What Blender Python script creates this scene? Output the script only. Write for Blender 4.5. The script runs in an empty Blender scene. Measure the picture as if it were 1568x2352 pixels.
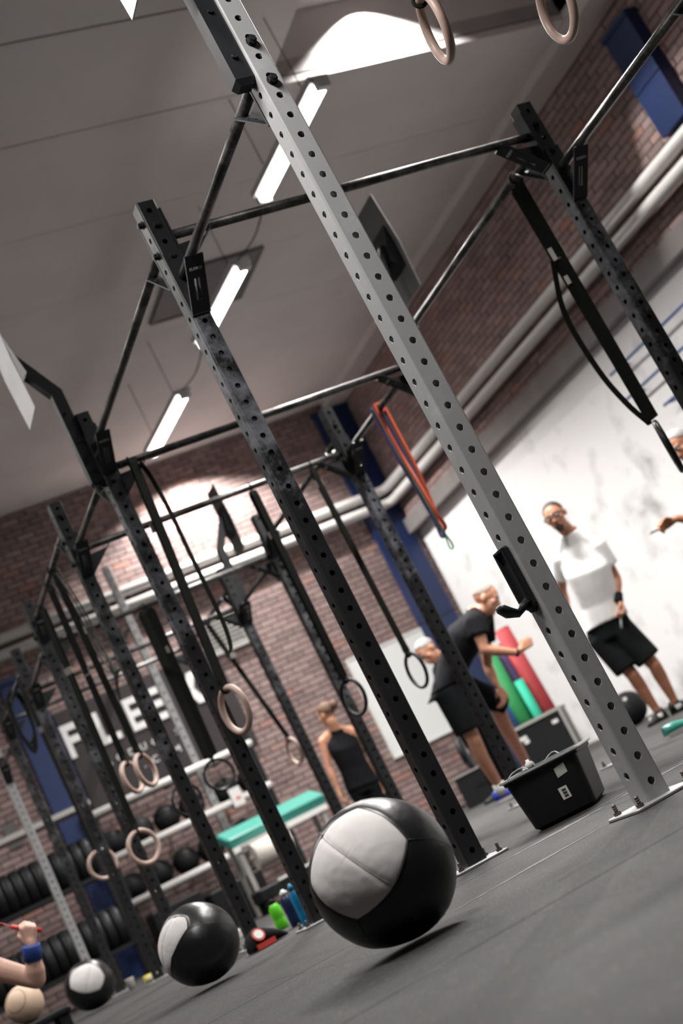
import bpy, bmesh, math, random
from mathutils import Vector, Matrix, Euler, noise

random.seed(7)
SC = bpy.context.scene
COL = SC.collection

# ---------------------------------------------------------------- camera, world, lights, exposure
CAM_LOC = (-1.819, -3.003, 0.250)
CAM_RIGHT, CAM_UP, CAM_BACK = (0.846302, -0.292450, -0.445247), (0.330904, -0.366403, 0.869627), (-0.417462, -0.883302, -0.213315)
LENS = 47.793
cam = bpy.data.cameras.new('camera'); cam_ob = bpy.data.objects.new('camera', cam); COL.objects.link(cam_ob)
M = Matrix.Identity(4)
for i in range(3):
    M[i][0], M[i][1], M[i][2], M[i][3] = CAM_RIGHT[i], CAM_UP[i], CAM_BACK[i], CAM_LOC[i]
cam_ob.matrix_world = M
cam.sensor_fit = 'VERTICAL'; cam.sensor_height = 36.0; cam.sensor_width = 24.0; cam.lens = LENS
cam.clip_start = 0.05; cam.clip_end = 200
cam.dof.use_dof = True; cam.dof.focus_distance = 3.75; cam.dof.aperture_fstop = 2.9
SC.camera = cam_ob

W = bpy.data.worlds.new('world'); SC.world = W; W.use_nodes = True
W.node_tree.nodes['Background'].inputs[0].default_value = (0.80, 0.82, 0.9, 1)
W.node_tree.nodes['Background'].inputs[1].default_value = 0.05
SC.view_settings.view_transform = 'Standard'; SC.view_settings.look = 'None'
SC.view_settings.gamma = 1.0; SC.view_settings.use_curve_mapping = False
SC.view_settings.exposure = -0.30

LAMP_POWER, LAMP_SPREAD = 200.0, math.radians(146)
ROW_LEFT, ROW_FRONT, LOW_FILL, SPOT_WASH, SPOT_FILL, SPOT_WELL = 90.0, 14.0, 115.0, 1500.0, 55.0, 900.0
def area_light(loc, sx, sy, power, spread, parent=None, rot=(0, 0, 0), col=(1, 0.97, 0.94)):
    l = bpy.data.lights.new('tube_light', 'AREA'); l.shape = 'RECTANGLE'; l.size = sx; l.size_y = sy
    l.energy = power; l.spread = spread; l.color = col
    o = bpy.data.objects.new('tube_light', l); COL.objects.link(o)
    o.location = loc; o.rotation_euler = rot
    if parent: o.parent = parent
    return o

# ---------------------------------------------------------------- materials
MATS = {}
def new_mat(name):
    m = bpy.data.materials.new(name); m.use_nodes = True
    nt = m.node_tree; b = nt.nodes['Principled BSDF']
    MATS[name] = m
    return m, nt, b
def N(nt, typ, **kw):
    n = nt.nodes.new(typ)
    for k, v in kw.items():
        if k in n.inputs: n.inputs[k].default_value = v
        else: setattr(n, k, v)
    return n
def ramp(nt, fac, stops, interp='LINEAR'):
    r = nt.nodes.new('ShaderNodeValToRGB'); r.color_ramp.interpolation = interp
    e = r.color_ramp.elements
    while len(e) < len(stops): e.new(0.5)
    for i, (p, c) in enumerate(stops):
        e[i].position = p; e[i].color = (c[0], c[1], c[2], 1) if not isinstance(c, float) else (c, c, c, 1)
    nt.links.new(fac, r.inputs[0]); return r
def coord(nt, kind='Object'):
    return nt.nodes.new('ShaderNodeTexCoord').outputs[kind]
def geo_pos(nt):
    return nt.nodes.new('ShaderNodeNewGeometry').outputs['Position']
def mat(name, col, rough=0.6, metal=0.0, var=0.0, scale=8.0, bump=0.0, bscale=60.0, spec=0.5, coat=0.0):
    m, nt, b = new_mat(name)
    b.inputs['Base Color'].default_value = (*col, 1); b.inputs['Roughness'].default_value = rough
    b.inputs['Metallic'].default_value = metal; b.inputs['Specular IOR Level'].default_value = spec
    b.inputs['Coat Weight'].default_value = coat
    if var > 0:
        n = N(nt, 'ShaderNodeTexNoise', Scale=scale, Detail=5.0)
        nt.links.new(coord(nt), n.inputs['Vector'])
        r = ramp(nt, n.outputs['Fac'], [(0.3, tuple(c * (1 - var) for c in col)), (0.7, tuple(min(1, c * (1 + var)) for c in col))])
        nt.links.new(r.outputs[0], b.inputs['Base Color'])
    if bump > 0:
        n = N(nt, 'ShaderNodeTexNoise', Scale=bscale, Detail=4.0)
        nt.links.new(coord(nt), n.inputs['Vector'])
        bp = N(nt, 'ShaderNodeBump', Strength=bump, Distance=0.01)
        nt.links.new(n.outputs['Fac'], bp.inputs['Height']); nt.links.new(bp.outputs[0], b.inputs['Normal'])
    return m
def emit(name, col, strength):
    m, nt, b = new_mat(name)
    b.inputs['Base Color'].default_value = (*col, 1)
    b.inputs['Emission Color'].default_value = (*col, 1); b.inputs['Emission Strength'].default_value = strength
    return m
def painted_steel(name, col, worn, amount, rough=0.42, metal=0.0, zlo=None, zhi=None, edge=0.10):
    """powder coat with fine scratches and, between heights zlo and zhi where hands and chalk reach, pale rubbed patches"""
    m, nt, b = new_mat(name)
    pos = geo_pos(nt)
    n1 = N(nt, 'ShaderNodeTexNoise', Scale=7.0, Detail=9.0, Roughness=0.72); nt.links.new(pos, n1.inputs['Vector'])
    n2 = N(nt, 'ShaderNodeTexNoise', Scale=55.0, Detail=4.0); nt.links.new(pos, n2.inputs['Vector'])
    a = N(nt, 'ShaderNodeMath', operation='MULTIPLY_ADD'); nt.links.new(n2.outputs['Fac'], a.inputs[0]); a.inputs[1].default_value = 0.18
    nt.links.new(n1.outputs['Fac'], a.inputs[2])
    fac = a.outputs[0]
    if zlo is not None:
        sx = nt.nodes.new('ShaderNodeSeparateXYZ'); nt.links.new(pos, sx.inputs[0])
        lo = N(nt, 'ShaderNodeMapRange'); nt.links.new(sx.outputs['Z'], lo.inputs['Value'])
        lo.inputs['From Min'].default_value = zlo - 0.3; lo.inputs['From Max'].default_value = zlo + 0.1; lo.inputs['To Min'].default_value = -0.22; lo.inputs['To Max'].default_value = 0.0
        hi = N(nt, 'ShaderNodeMapRange'); nt.links.new(sx.outputs['Z'], hi.inputs['Value'])
        hi.inputs['From Min'].default_value = zhi - 0.02; hi.inputs['From Max'].default_value = zhi + 0.05; hi.inputs['To Min'].default_value = 0.0; hi.inputs['To Max'].default_value = -0.22
        for q in (lo, hi):
            ad = N(nt, 'ShaderNodeMath', operation='ADD'); nt.links.new(fac, ad.inputs[0]); nt.links.new(q.outputs[0], ad.inputs[1]); fac = ad.outputs[0]
    r = ramp(nt, fac, [(0.70 - amount, col), (0.70 - amount + edge, tuple(c + (w - c) * 0.4 for c, w in zip(col, worn))), (0.80, worn)])
    nt.links.new(r.outputs[0], b.inputs['Base Color']); b.inputs['Specular IOR Level'].default_value = 0.4
    rr = ramp(nt, n1.outputs['Fac'], [(0.3, rough - 0.06), (0.7, rough + 0.10)])
    nt.links.new(rr.outputs[0], b.inputs['Roughness']); b.inputs['Metallic'].default_value = metal
    return m

CHAR = painted_steel('charcoal_paint', (0.014, 0.014, 0.015), (0.11, 0.11, 0.125), 0.12, 0.36, 0, 1.0, 2.12)
SILV = painted_steel('silver_paint', (0.28, 0.28, 0.282), (0.36, 0.36, 0.37), 0.10, 0.36)
CHARW = painted_steel('worn_charcoal_paint', (0.014, 0.014, 0.015), (0.19, 0.19, 0.215), 0.19, 0.36, 0, 1.45, 2.12)
BARM = painted_steel('bar_steel', (0.05, 0.05, 0.05), (0.22, 0.21, 0.20), 0.16, 0.38, 0.6)
BLACK = mat('black_powder_coat', (0.012, 0.013, 0.015), 0.42, spec=0.35)
BLACKM = mat('black_matt', (0.014, 0.014, 0.015), 0.75, spec=0.10)
ZINC = mat('zinc', (0.32, 0.31, 0.29), 0.4, 0.9)
PLATEW = mat('pale_target_sheet', (0.55, 0.54, 0.55), 0.5, 0, 0.06, 6)
PLATESHADE = mat('shaded_target_sheet', (0.16, 0.16, 0.16), 0.5, 0, 0.06, 6)  # same sheet as the pale one, shade on its back put into the colour
BOLTM = mat('dull_bolt_steel', (0.13, 0.105, 0.09), 0.5, 0.6)
BASEM = mat('base_plate_steel', (0.36, 0.36, 0.36), 0.45, 0.5, 0.15, 12)
WHITEL = mat('white_lettering', (0.78, 0.77, 0.76), 0.6)
WEB = mat('black_webbing', (0.012, 0.013, 0.012), 0.8, 0, 0.2, 90, spec=0.12)
WOODR = mat('birch_ring', (0.44, 0.31, 0.26), 0.42, 0, 0.18, 14)
BLKRING = mat('black_ring', (0.012, 0.013, 0.014), 0.35, spec=0.30)
BLUE = mat('blue_paint', (0.006, 0.020, 0.085), 0.45, 0, 0.1, 3)
PIPEW = mat('white_pipe', (0.62, 0.60, 0.58), 0.4)
CONC = mat('grey_concrete', (0.17, 0.155, 0.15), 0.8, 0, 0.12, 4)
RUBBER = mat('black_rubber', (0.010, 0.010, 0.011), 0.6, 0, 0.2, 30, spec=0.22)
VINB = mat('black_vinyl', (0.009, 0.009, 0.010), 0.34, 0, 0.15, 9, 0.10, 30)
VING = mat('grey_vinyl', (0.60, 0.575, 0.565), 0.8, 0, 0.05, 7, 0.10, 24)
SEAM = mat('dark_seam', (0.03, 0.028, 0.026), 0.7)
LEATH = mat('tan_leather', (0.62, 0.45, 0.33), 0.6, 0, 0.1, 9)
BIN = mat('black_tub_plastic', (0.011, 0.012, 0.012), 0.42, 0, 0.1, 10, spec=0.22)
BINR = mat('scuffed_rim_plastic', (0.30, 0.31, 0.31), 0.35, 0, 0.3, 18)
PAPER = mat('paper_label', (0.50, 0.50, 0.46), 0.7, 0, 0.15, 40)
PAPERW = mat('white_label', (0.70, 0.69, 0.67), 0.7)
INK = mat('label_ink', (0.04, 0.04, 0.04), 0.7)
SKIN = mat('skin', (0.55, 0.265, 0.165), 0.5, 0, 0.08, 14)
SKIN2 = mat('skin_tanned', (0.47, 0.20, 0.115), 0.5, 0, 0.10, 14)
SKIN3 = mat('skin_pale', (0.60, 0.36, 0.28), 0.5, 0, 0.08, 14)
LIP = mat('lips', (0.36, 0.13, 0.10), 0.5)
EYEW = mat('eye_white', (0.42, 0.39, 0.37), 0.3)
EYED = mat('eye_iris', (0.04, 0.025, 0.02), 0.3)
HAIRD = mat('dark_hair', (0.035, 0.026, 0.022), 0.7, 0, 0.3, 60)
HAIRB = mat('brown_hair', (0.115, 0.06, 0.035), 0.7, 0, 0.3, 60)
HAIRG = mat('grey_hair', (0.33, 0.31, 0.30), 0.7, 0, 0.25, 60)
STUB = mat('cropped_hair', (0.33, 0.24, 0.20), 0.75, 0, 0.15, 80)
SHIRTW = mat('white_cotton', (0.80, 0.79, 0.78), 0.8, 0, 0.03, 8, 0.25, 9)
CLOTHB = mat('black_cotton', (0.011, 0.011, 0.013), 0.85, 0, 0.2, 8, 0.25, 9, spec=0.10)
CLOTHN = mat('black_shorts_cloth', (0.007, 0.008, 0.009), 0.8, 0, 0.2, 8, 0.25, 9, spec=0.10)
SHOEB = mat('black_shoe', (0.012, 0.012, 0.013), 0.6, spec=0.20)
SHOEBLUE = mat('blue_shoe', (0.008, 0.035, 0.42), 0.5)
SHOEW = mat('white_sole', (0.68, 0.66, 0.64), 0.6)
BANDBLUE = mat('blue_wristband', (0.012, 0.04, 0.22), 0.75)
RED = mat('red_plastic', (0.55, 0.045, 0.03), 0.45)
ORANGE = mat('orange_rubber', (0.60, 0.10, 0.045), 0.5)
PURPLE = mat('purple_rubber', (0.085, 0.05, 0.19), 0.5)
GREENR = mat('green_rubber', (0.06, 0.27, 0.17), 0.5)
MATRED = mat('red_mat', (0.36, 0.05, 0.055), 0.7, 0, 0.1, 12, spec=0.20)
MATGRN = mat('green_mat', (0.03, 0.22, 0.075), 0.7, 0, 0.1, 12, spec=0.20)
MATPUR = mat('purple_mat', (0.05, 0.03, 0.085), 0.7, 0, 0.1, 12, spec=0.20)
MATBLU = mat('blue_mat', (0.02, 0.06, 0.16), 0.7, 0, 0.1, 12, spec=0.20)
MATTEAL = mat('teal_mat', (0.015, 0.38, 0.24), 0.7)
TEALP = mat('teal_pad', (0.05, 0.27, 0.22), 0.3)
CREAM = mat('cream_paper', (0.68, 0.63, 0.57), 0.7)
BOTBLUE = mat('light_blue_plastic', (0.005, 0.21, 0.42), 0.35)
BOTNAVY = mat('navy_plastic', (0.008, 0.02, 0.075), 0.35)
BOTGRN = mat('green_plastic', (0.11, 0.62, 0.02), 0.35)
BOTCOB = mat('cobalt_plastic', (0.006, 0.06, 0.24), 0.35)
CAPW = mat('white_plastic', (0.72, 0.72, 0.70), 0.4)
YELL = mat('yellow_plastic', (0.68, 0.58, 0.06), 0.5)
SIGNM = mat('sign_board', (0.042, 0.036, 0.037), 0.6, 0, 0.08, 3, spec=0.20)
VENTM = mat('vent_metal', (0.36, 0.35, 0.33), 0.5)
BOARDW = mat('whiteboard_face', (0.74, 0.755, 0.75), 0.5)
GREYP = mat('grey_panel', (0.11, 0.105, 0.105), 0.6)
BUMPER = mat('bumper_rubber', (0.010, 0.011, 0.012), 0.5, 0, 0.2, 20, spec=0.22)
TUBEON = emit('lit_tube', (1.0, 0.985, 0.95), 15.0)
LAMPH = mat('lamp_housing', (0.6, 0.6, 0.6), 0.5)

# brick, ceiling, white wall, floor
def brick_mat():
    m, nt, b = new_mat('brick')
    g = nt.nodes.new('ShaderNodeNewGeometry'); oi = nt.nodes.new('ShaderNodeObjectInfo')
    a = N(nt, 'ShaderNodeMath', operation='ADD'); nt.links.new(g.outputs['Random Per Island'], a.inputs[0]); nt.links.new(oi.outputs['Random'], a.inputs[1])
    f = N(nt, 'ShaderNodeMath', operation='FRACT'); nt.links.new(a.outputs[0], f.inputs[0])
    r = ramp(nt, f.outputs[0], [(0.0, (0.20, 0.125, 0.115)), (0.4, (0.27, 0.165, 0.15)), (0.75, (0.31, 0.20, 0.185)), (0.93, (0.35, 0.235, 0.215)), (1.0, (0.36, 0.15, 0.11))])
    n = N(nt, 'ShaderNodeTexNoise', Scale=45.0, Detail=5.0); nt.links.new(g.outputs['Position'], n.inputs['Vector'])
    mx = N(nt, 'ShaderNodeMix', data_type='RGBA', blend_type='MULTIPLY'); mx.inputs['Factor'].default_value = 0.5
    nt.links.new(r.outputs[0], mx.inputs['A']); nt.links.new(n.outputs['Fac'], mx.inputs['B'])
    hs = N(nt, 'ShaderNodeBrightContrast', Bright=0.05); nt.links.new(mx.outputs['Result'], hs.inputs[0])
    nt.links.new(hs.outputs[0], b.inputs['Base Color']); b.inputs['Roughness'].default_value = 0.85
    bp = N(nt, 'ShaderNodeBump', Strength=0.3, Distance=0.004); nt.links.new(n.outputs['Fac'], bp.inputs['Height']); nt.links.new(bp.outputs[0], b.inputs['Normal'])
    return m
BRICK = brick_mat()
MORTAR = mat('mortar', (0.16, 0.125, 0.115), 0.9, 0, 0.1, 30)
CEILM = mat('ceiling_paint', (0.54, 0.50, 0.49), 0.8, 0, 0.05, 1.5)
CEILJ = mat('ceiling_joint', (0.07, 0.065, 0.065), 0.9)
PLAINW = mat('plain_wall_paint', (0.16, 0.14, 0.13), 0.85)
def white_wall_mat():
    """white paint with scuffs near the floor and one rubbed grey patch higher up"""
    m, nt, b = new_mat('scuffed_white_paint')
    pos = geo_pos(nt)
    n2 = N(nt, 'ShaderNodeTexNoise', Scale=2.6, Detail=5.0, Roughness=0.55); nt.links.new(pos, n2.inputs['Vector'])
    sx = nt.nodes.new('ShaderNodeSeparateXYZ'); nt.links.new(pos, sx.inputs[0])
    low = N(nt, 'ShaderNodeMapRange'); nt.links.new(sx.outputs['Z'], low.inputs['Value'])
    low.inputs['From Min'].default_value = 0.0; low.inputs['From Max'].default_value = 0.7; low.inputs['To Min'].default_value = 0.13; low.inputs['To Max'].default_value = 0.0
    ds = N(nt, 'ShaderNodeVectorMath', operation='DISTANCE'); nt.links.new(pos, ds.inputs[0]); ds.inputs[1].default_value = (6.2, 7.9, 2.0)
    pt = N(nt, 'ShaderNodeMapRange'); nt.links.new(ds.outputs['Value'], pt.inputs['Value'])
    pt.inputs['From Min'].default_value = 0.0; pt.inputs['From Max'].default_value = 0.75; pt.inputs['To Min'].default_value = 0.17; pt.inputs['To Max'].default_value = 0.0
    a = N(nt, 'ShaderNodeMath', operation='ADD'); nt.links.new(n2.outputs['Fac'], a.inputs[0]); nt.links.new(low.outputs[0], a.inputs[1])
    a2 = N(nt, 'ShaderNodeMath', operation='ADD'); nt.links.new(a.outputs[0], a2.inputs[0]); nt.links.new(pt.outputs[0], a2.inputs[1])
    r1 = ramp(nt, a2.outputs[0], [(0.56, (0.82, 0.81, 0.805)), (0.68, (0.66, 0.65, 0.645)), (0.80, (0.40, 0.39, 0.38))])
    nt.links.new(r1.outputs[0], b.inputs['Base Color']); b.inputs['Roughness'].default_value = 0.7
    return m
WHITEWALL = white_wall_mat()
def rubber_floor_mat():
    m, nt, b = new_mat('speckled_rubber')
    pos = geo_pos(nt)
    v = N(nt, 'ShaderNodeTexVoronoi', Scale=170.0); nt.links.new(pos, v.inputs['Vector'])
    r = ramp(nt, v.outputs['Color'], [(0.0, (0.013, 0.013, 0.013)), (0.66, (0.024, 0.023, 0.023)), (0.80, (0.13, 0.11, 0.095)), (0.95, (0.09, 0.115, 0.115))], 'CONSTANT')
    d = ramp(nt, v.outputs['Distance'], [(0.25, 1.0), (0.45, 0.0)])
    n = N(nt, 'ShaderNodeTexNoise', Scale=1.6, Detail=7.0, Roughness=0.65); nt.links.new(pos, n.inputs['Vector'])
    base = ramp(nt, n.outputs['Fac'], [(0.35, (0.016, 0.0155, 0.0155)), (0.68, (0.033, 0.032, 0.032))])
    mx = N(nt, 'ShaderNodeMix', data_type='RGBA', blend_type='MIX')
    nt.links.new(d.outputs[0], mx.inputs['Factor']); nt.links.new(base.outputs[0], mx.inputs['A']); nt.links.new(r.outputs[0], mx.inputs['B'])
    nt.links.new(mx.outputs['Result'], b.inputs['Base Color'])
    b.inputs['Specular IOR Level'].default_value = 0.3
    rr = ramp(nt, n.outputs['Fac'], [(0.3, 0.60), (0.7, 0.78)]); nt.links.new(rr.outputs[0], b.inputs['Roughness'])
    bp = N(nt, 'ShaderNodeBump', Strength=0.5, Distance=0.002); nt.links.new(v.outputs['Distance'], bp.inputs['Height']); nt.links.new(bp.outputs[0], b.inputs['Normal'])
    return m
FLOORM = rubber_floor_mat()
DUST = mat('chalk_dust', (0.17, 0.17, 0.17), 0.95, 0, 0.35, 30)
CHALK = mat('chalky_seam', (0.42, 0.42, 0.42), 0.9, 0, 0.3, 4)

# ---------------------------------------------------------------- mesh helpers (all coordinates are world coordinates)
WORLD = {}
def V(*a): return Vector(a[0] if len(a) == 1 else a)
def frame(axis, ref=None):
    z = V(axis).normalized()
    ref = V(ref) if ref is not None else (V(0, 0, 1) if abs(z.z) < 0.9 else V(1, 0, 0))
    x = ref - z * ref.dot(z)
    if x.length < 1e-6:
        ref = V(1, 0, 0) if abs(z.x) < 0.9 else V(0, 1, 0); x = ref - z * ref.dot(z)
    x.normalize(); y = z.cross(x)
    return x, y, z
class MB:
    def __init__(self): self.v, self.f, self.m, self.s = [], [], [], []
    def add(self, vs, fs, mi=0, smooth=False):
        b = len(self.v); self.v += [V(p) for p in vs]
        for f in fs: self.f.append(tuple(i + b for i in f)); self.m.append(mi); self.s.append(smooth)
        return self
    def box(self, c, s, mi=0, ax=None):
        c = V(c); X, Y, Z = ax if ax else (V(1, 0, 0), V(0, 1, 0), V(0, 0, 1)); h = [k / 2 for k in s]
        vs = [c + X * (sx * h[0]) + Y * (sy * h[1]) + Z * (sz * h[2]) for sx in (-1, 1) for sy in (-1, 1) for sz in (-1, 1)]
        return self.add(vs, [(0, 1, 3, 2), (4, 6, 7, 5), (0, 4, 5, 1), (2, 3, 7, 6), (0, 2, 6, 4), (1, 5, 7, 3)], mi)
    def span(self, lo, hi, mi=0):
        return self.box([(a + b) / 2 for a, b in zip(lo, hi)], [b - a for a, b in zip(lo, hi)], mi)
    def rbox(self, c, s, r, mi=0, ax=None, seg=3):
        """box with rounded vertical edges and small chamfered top and bottom"""
        c = V(c); X, Y, Z = ax if ax else (V(1, 0, 0), V(0, 1, 0), V(0, 0, 1))
        def outline(ins):
            o = []
            for qx, qy, a0 in ((1, 1, 0), (-1, 1, 90), (-1, -1, 180), (1, -1, 270)):
                for k in range(seg + 1):
                    a = math.radians(a0 + 90 * k / seg)
                    o.append((qx * (s[0] / 2 - r) + math.cos(a) * (r - ins), qy * (s[1] / 2 - r) + math.sin(a) * (r - ins)))
            return o
        e = min(r * 0.5, s[2] * 0.25); h = s[2] / 2
        rings = [[c + X * x + Y * y + Z * z for x, y in outline(i)] for z, i in ((-h, e), (-h + e, 0), (h - e, 0), (h, e))]
        return self.loft(rings, mi, True, False)
    def loft(self, rings, mi=0, caps=True, smooth=True, closed=False):
        n = len(rings[0]); vs = [p for r in rings for p in r]; fs = []
        m = len(rings)
        for i in range(m if closed else m - 1):
            a, b = i * n, ((i + 1) % m) * n
            for k in range(n): fs.append((a + k, a + (k + 1) % n, b + (k + 1) % n, b + k))
        self.add(vs, fs, mi, smooth)
        if caps and not closed:
            b = len(self.v) - len(vs)
            self.f.append(tuple(b + k for k in reversed(range(n)))); self.m.append(mi); self.s.append(False)
            self.f.append(tuple(b + (m - 1) * n + k for k in range(n))); self.m.append(mi); self.s.append(False)
        return self
    def tube(self, pts, r, n=10, mi=0, closed=False, caps=True, ref=None):
        pts = [V(p) for p in pts]; m = len(pts); rings = []
        if not isinstance(r, (list, tuple)): r = [r] * m
        x = None
        for i, p in enumerate(pts):
            t = (pts[(i + 1) % m] - pts[i - 1]) if closed else (pts[min(i + 1, m - 1)] - pts[max(i - 1, 0)])
            if x is None: x, y, z = frame(t, ref)
            else: x, y, z = frame(t, x)
            rings.append([p + (x * math.cos(2 * math.pi * k / n) + y * math.sin(2 * math.pi * k / n)) * r[i] for k in range(n)])
        return self.loft(rings, mi, caps, True, closed)
    def cyl(self, a, b, r, n=16, mi=0, r2=None, smooth=True):
        a, b = V(a), V(b); x, y, z = frame(b - a); r2 = r if r2 is None else r2
        rings = [[p + (x * math.cos(2 * math.pi * k / n) + y * math.sin(2 * math.pi * k / n)) * q for k in range(n)] for p, q in ((a, r), (b, r2))]
        return self.loft(rings, mi, True, smooth)
    def lathe(self, c, axis, prof, n=24, mi=0, smooth=True):
        c = V(c); x, y, z = frame(axis)
        rings = [[c + z * h + (x * math.cos(2 * math.pi * k / n) + y * math.sin(2 * math.pi * k / n)) * max(r, 1e-4) for k in range(n)] for r, h in prof]
        return self.loft(rings, mi, True, smooth)
    def torus(self, c, axis, R, r, n=40, k=10, mi=0):
        c = V(c); x, y, z = frame(axis)
        return self.tube([c + (x * math.cos(2 * math.pi * i / n) + y * math.sin(2 * math.pi * i / n)) * R for i in range(n)], r, k, mi, closed=True, ref=z)
    def ell(self, c, r, n=16, mi=0, ax=None):
        c = V(c); X, Y, Z = ax if ax else (V(1, 0, 0), V(0, 1, 0), V(0, 0, 1)); r = (r, r, r) if not isinstance(r, (list, tuple)) else r
        rings = []
        h = n // 2
        for i in range(h + 1):
            t = math.pi * min(max(i / h, 0.012), 0.988)
            rings.append([c + X * (r[0] * math.sin(t) * math.cos(2 * math.pi * k / n)) + Y * (r[1] * math.sin(t) * math.sin(2 * math.pi * k / n)) - Z * (r[2] * math.cos(t)) for k in range(n)])
        return self.loft(rings, mi, True, True)
    def caps(self, a, b, ra, rb=None, n=14, mi=0):
        """tapered capsule"""
        a, b = V(a), V(b); rb = ra if rb is None else rb
        x, y, z = frame(b - a); rings = []
        def ring(c, r): rings.append([c + (x * math.cos(2 * math.pi * k / n) + y * math.sin(2 * math.pi * k / n)) * r for k in range(n)])
        for t in (0.06, 0.35, 0.7): ring(a - z * ra * math.cos(t * math.pi / 2), ra * math.sin(t * math.pi / 2))
        ring(a, ra); ring(b, rb)
        for t in (0.7, 0.35, 0.06): ring(b + z * rb * math.cos(t * math.pi / 2), rb * math.sin(t * math.pi / 2))
        return self.loft(rings, mi, True, True)
    def ribbon(self, pts, wdir, w, t=0.003, mi=0):
        pts = [V(p) for p in pts]; wd = V(wdir).normalized(); rings = []
        for i, p in enumerate(pts):
            tg = (pts[min(i + 1, len(pts) - 1)] - pts[max(i - 1, 0)]).normalized()
            n = tg.cross(wd).normalized()
            rings.append([p + wd * w / 2 + n * t / 2, p - wd * w / 2 + n * t / 2, p - wd * w / 2 - n * t / 2, p + wd * w / 2 - n * t / 2])
        return self.loft(rings, mi, True, False)
    def mesh(self, name, mats, origin):
        me = bpy.data.meshes.new(name); o = V(origin)
        me.from_pydata([tuple(p - o) for p in self.v], [], self.f)
        for m in (mats if isinstance(mats, (list, tuple)) else [mats]): me.materials.append(m)
        me.polygons.foreach_set('material_index', self.m); me.polygons.foreach_set('use_smooth', self.s)
        bm = bmesh.new(); bm.from_mesh(me); bmesh.ops.recalc_face_normals(bm, faces=bm.faces); bm.to_mesh(me); bm.free()
        return me
    def build(self, name, mats, parent=None, at=None, **props):
        base = WORLD.get(parent.name, V(0, 0, 0)) if parent else V(0, 0, 0)
        at = V(at) if at is not None else base
        return link(name, self.mesh(name, mats, at), parent, at, **props)
def link(name, data, parent=None, at=(0, 0, 0), **props):
    o = bpy.data.objects.new(name, data); COL.objects.link(o)
    base = WORLD.get(parent.name, V(0, 0, 0)) if parent else V(0, 0, 0)
    at = V(at); o.location = at - base
    if parent: o.parent = parent
    WORLD[o.name] = at
    for k, v in props.items(): o[k] = v
    return o
def thing(name, label, cat, loc, group=None):
    o = link(name, None, None, loc); o.empty_display_size = 0.1
    o['label'] = label; o['category'] = cat
    if group: o['group'] = group
    return o
def tag(o, label, cat, group=None):
    o['label'] = label; o['category'] = cat
    if group: o['group'] = group
    return o
def structure(o): o['kind'] = 'structure'; return o
def dup(r, loc, label=None, group=None, rotz=0.0):
    c = r.copy(); COL.objects.link(c); c.location = loc; c.rotation_euler = (0, 0, rotz); WORLD[c.name] = V(loc)
    if label: c['label'] = label
    if group: c['group'] = group
    for ch in list(r.children):
        d = ch.copy(); COL.objects.link(d); d.parent = c
        for g in ch.children:
            e = g.copy(); COL.objects.link(e); e.parent = d
    return c
def text_mesh(txt, size, depth=0.004, spacing=1.0):
    cu = bpy.data.curves.new('lettering', 'FONT'); cu.body = txt; cu.size = size; cu.extrude = depth / 2; cu.space_character = spacing
    cu.align_x = 'CENTER'; cu.align_y = 'CENTER'; cu.resolution_u = 3
    o = bpy.data.objects.new('lettering', cu); COL.objects.link(o)
    me = bpy.data.meshes.new_from_object(o.evaluated_get(bpy.context.evaluated_depsgraph_get()))
    bpy.data.objects.remove(o)
    return me
def lerp(a, b, t): return V(a) * (1 - t) + V(b) * t
def pts_on(a, b, n): return [lerp(a, b, i / (n - 1)) for i in range(n)]
def bez(p, n=16):
    """Catmull-Rom through the points"""
    p = [V(q) for q in p]; q = [p[0] * 2 - p[1]] + p + [p[-1] * 2 - p[-2]]; out = []
    for i in range(1, len(q) - 2):
        for k in range(n):
            t = k / n; a, b, c, d = q[i - 1], q[i], q[i + 1], q[i + 2]
            out.append(0.5 * ((2 * b) + (c - a) * t + (2 * a - 5 * b + 4 * c - d) * t * t + (3 * b - a - 3 * c + d) * t ** 3))
    out.append(p[-1]); return out

# ---------------------------------------------------------------- room shell
XR, YB, ZC = 6.2, 12.25, 5.35           # right wall, back wall, ceiling
XL, YF = -8.0, -7.0
WT = 3.31                                # top of the white part of the right wall
fl = structure(MB().span((XL, YF, -0.12), (XR, YB, -0.002)).build('floor', CHALK))
tile = None
TX, TY = 1.0, 1.49
for ix in range(int((XL) // TX), int(XR // TX) + 1):
    for iy in range(-6, 9):
        x0, y0 = ix * TX + 0.2, 0.72 + (iy - 1) * TY
        if x0 + TX <= XL or x0 >= XR or y0 >= YB or y0 + TY < YF: continue
        if x0 < -4.5: continue
        hx = min(x0 + TX, XR); hy = min(y0 + TY, YB)
        full = hx == x0 + TX and hy == y0 + TY
        if full and tile:
            link('rubber_tile', tile, fl, (x0, y0, 0))
        else:
            me = MB().span((x0 + 0.0004, y0 + 0.004, -0.012), (hx - 0.0004, hy - 0.004, 0.0)).mesh('rubber_tile', FLOORM, (x0, y0, 0))
            if full: tile = me
            link('rubber_tile', me, fl, (x0, y0, 0))
MB().span((XL, YF, -0.012), (-3.8, YB, 0.0)).build('rubber_sheet', FLOORM, fl)

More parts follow.
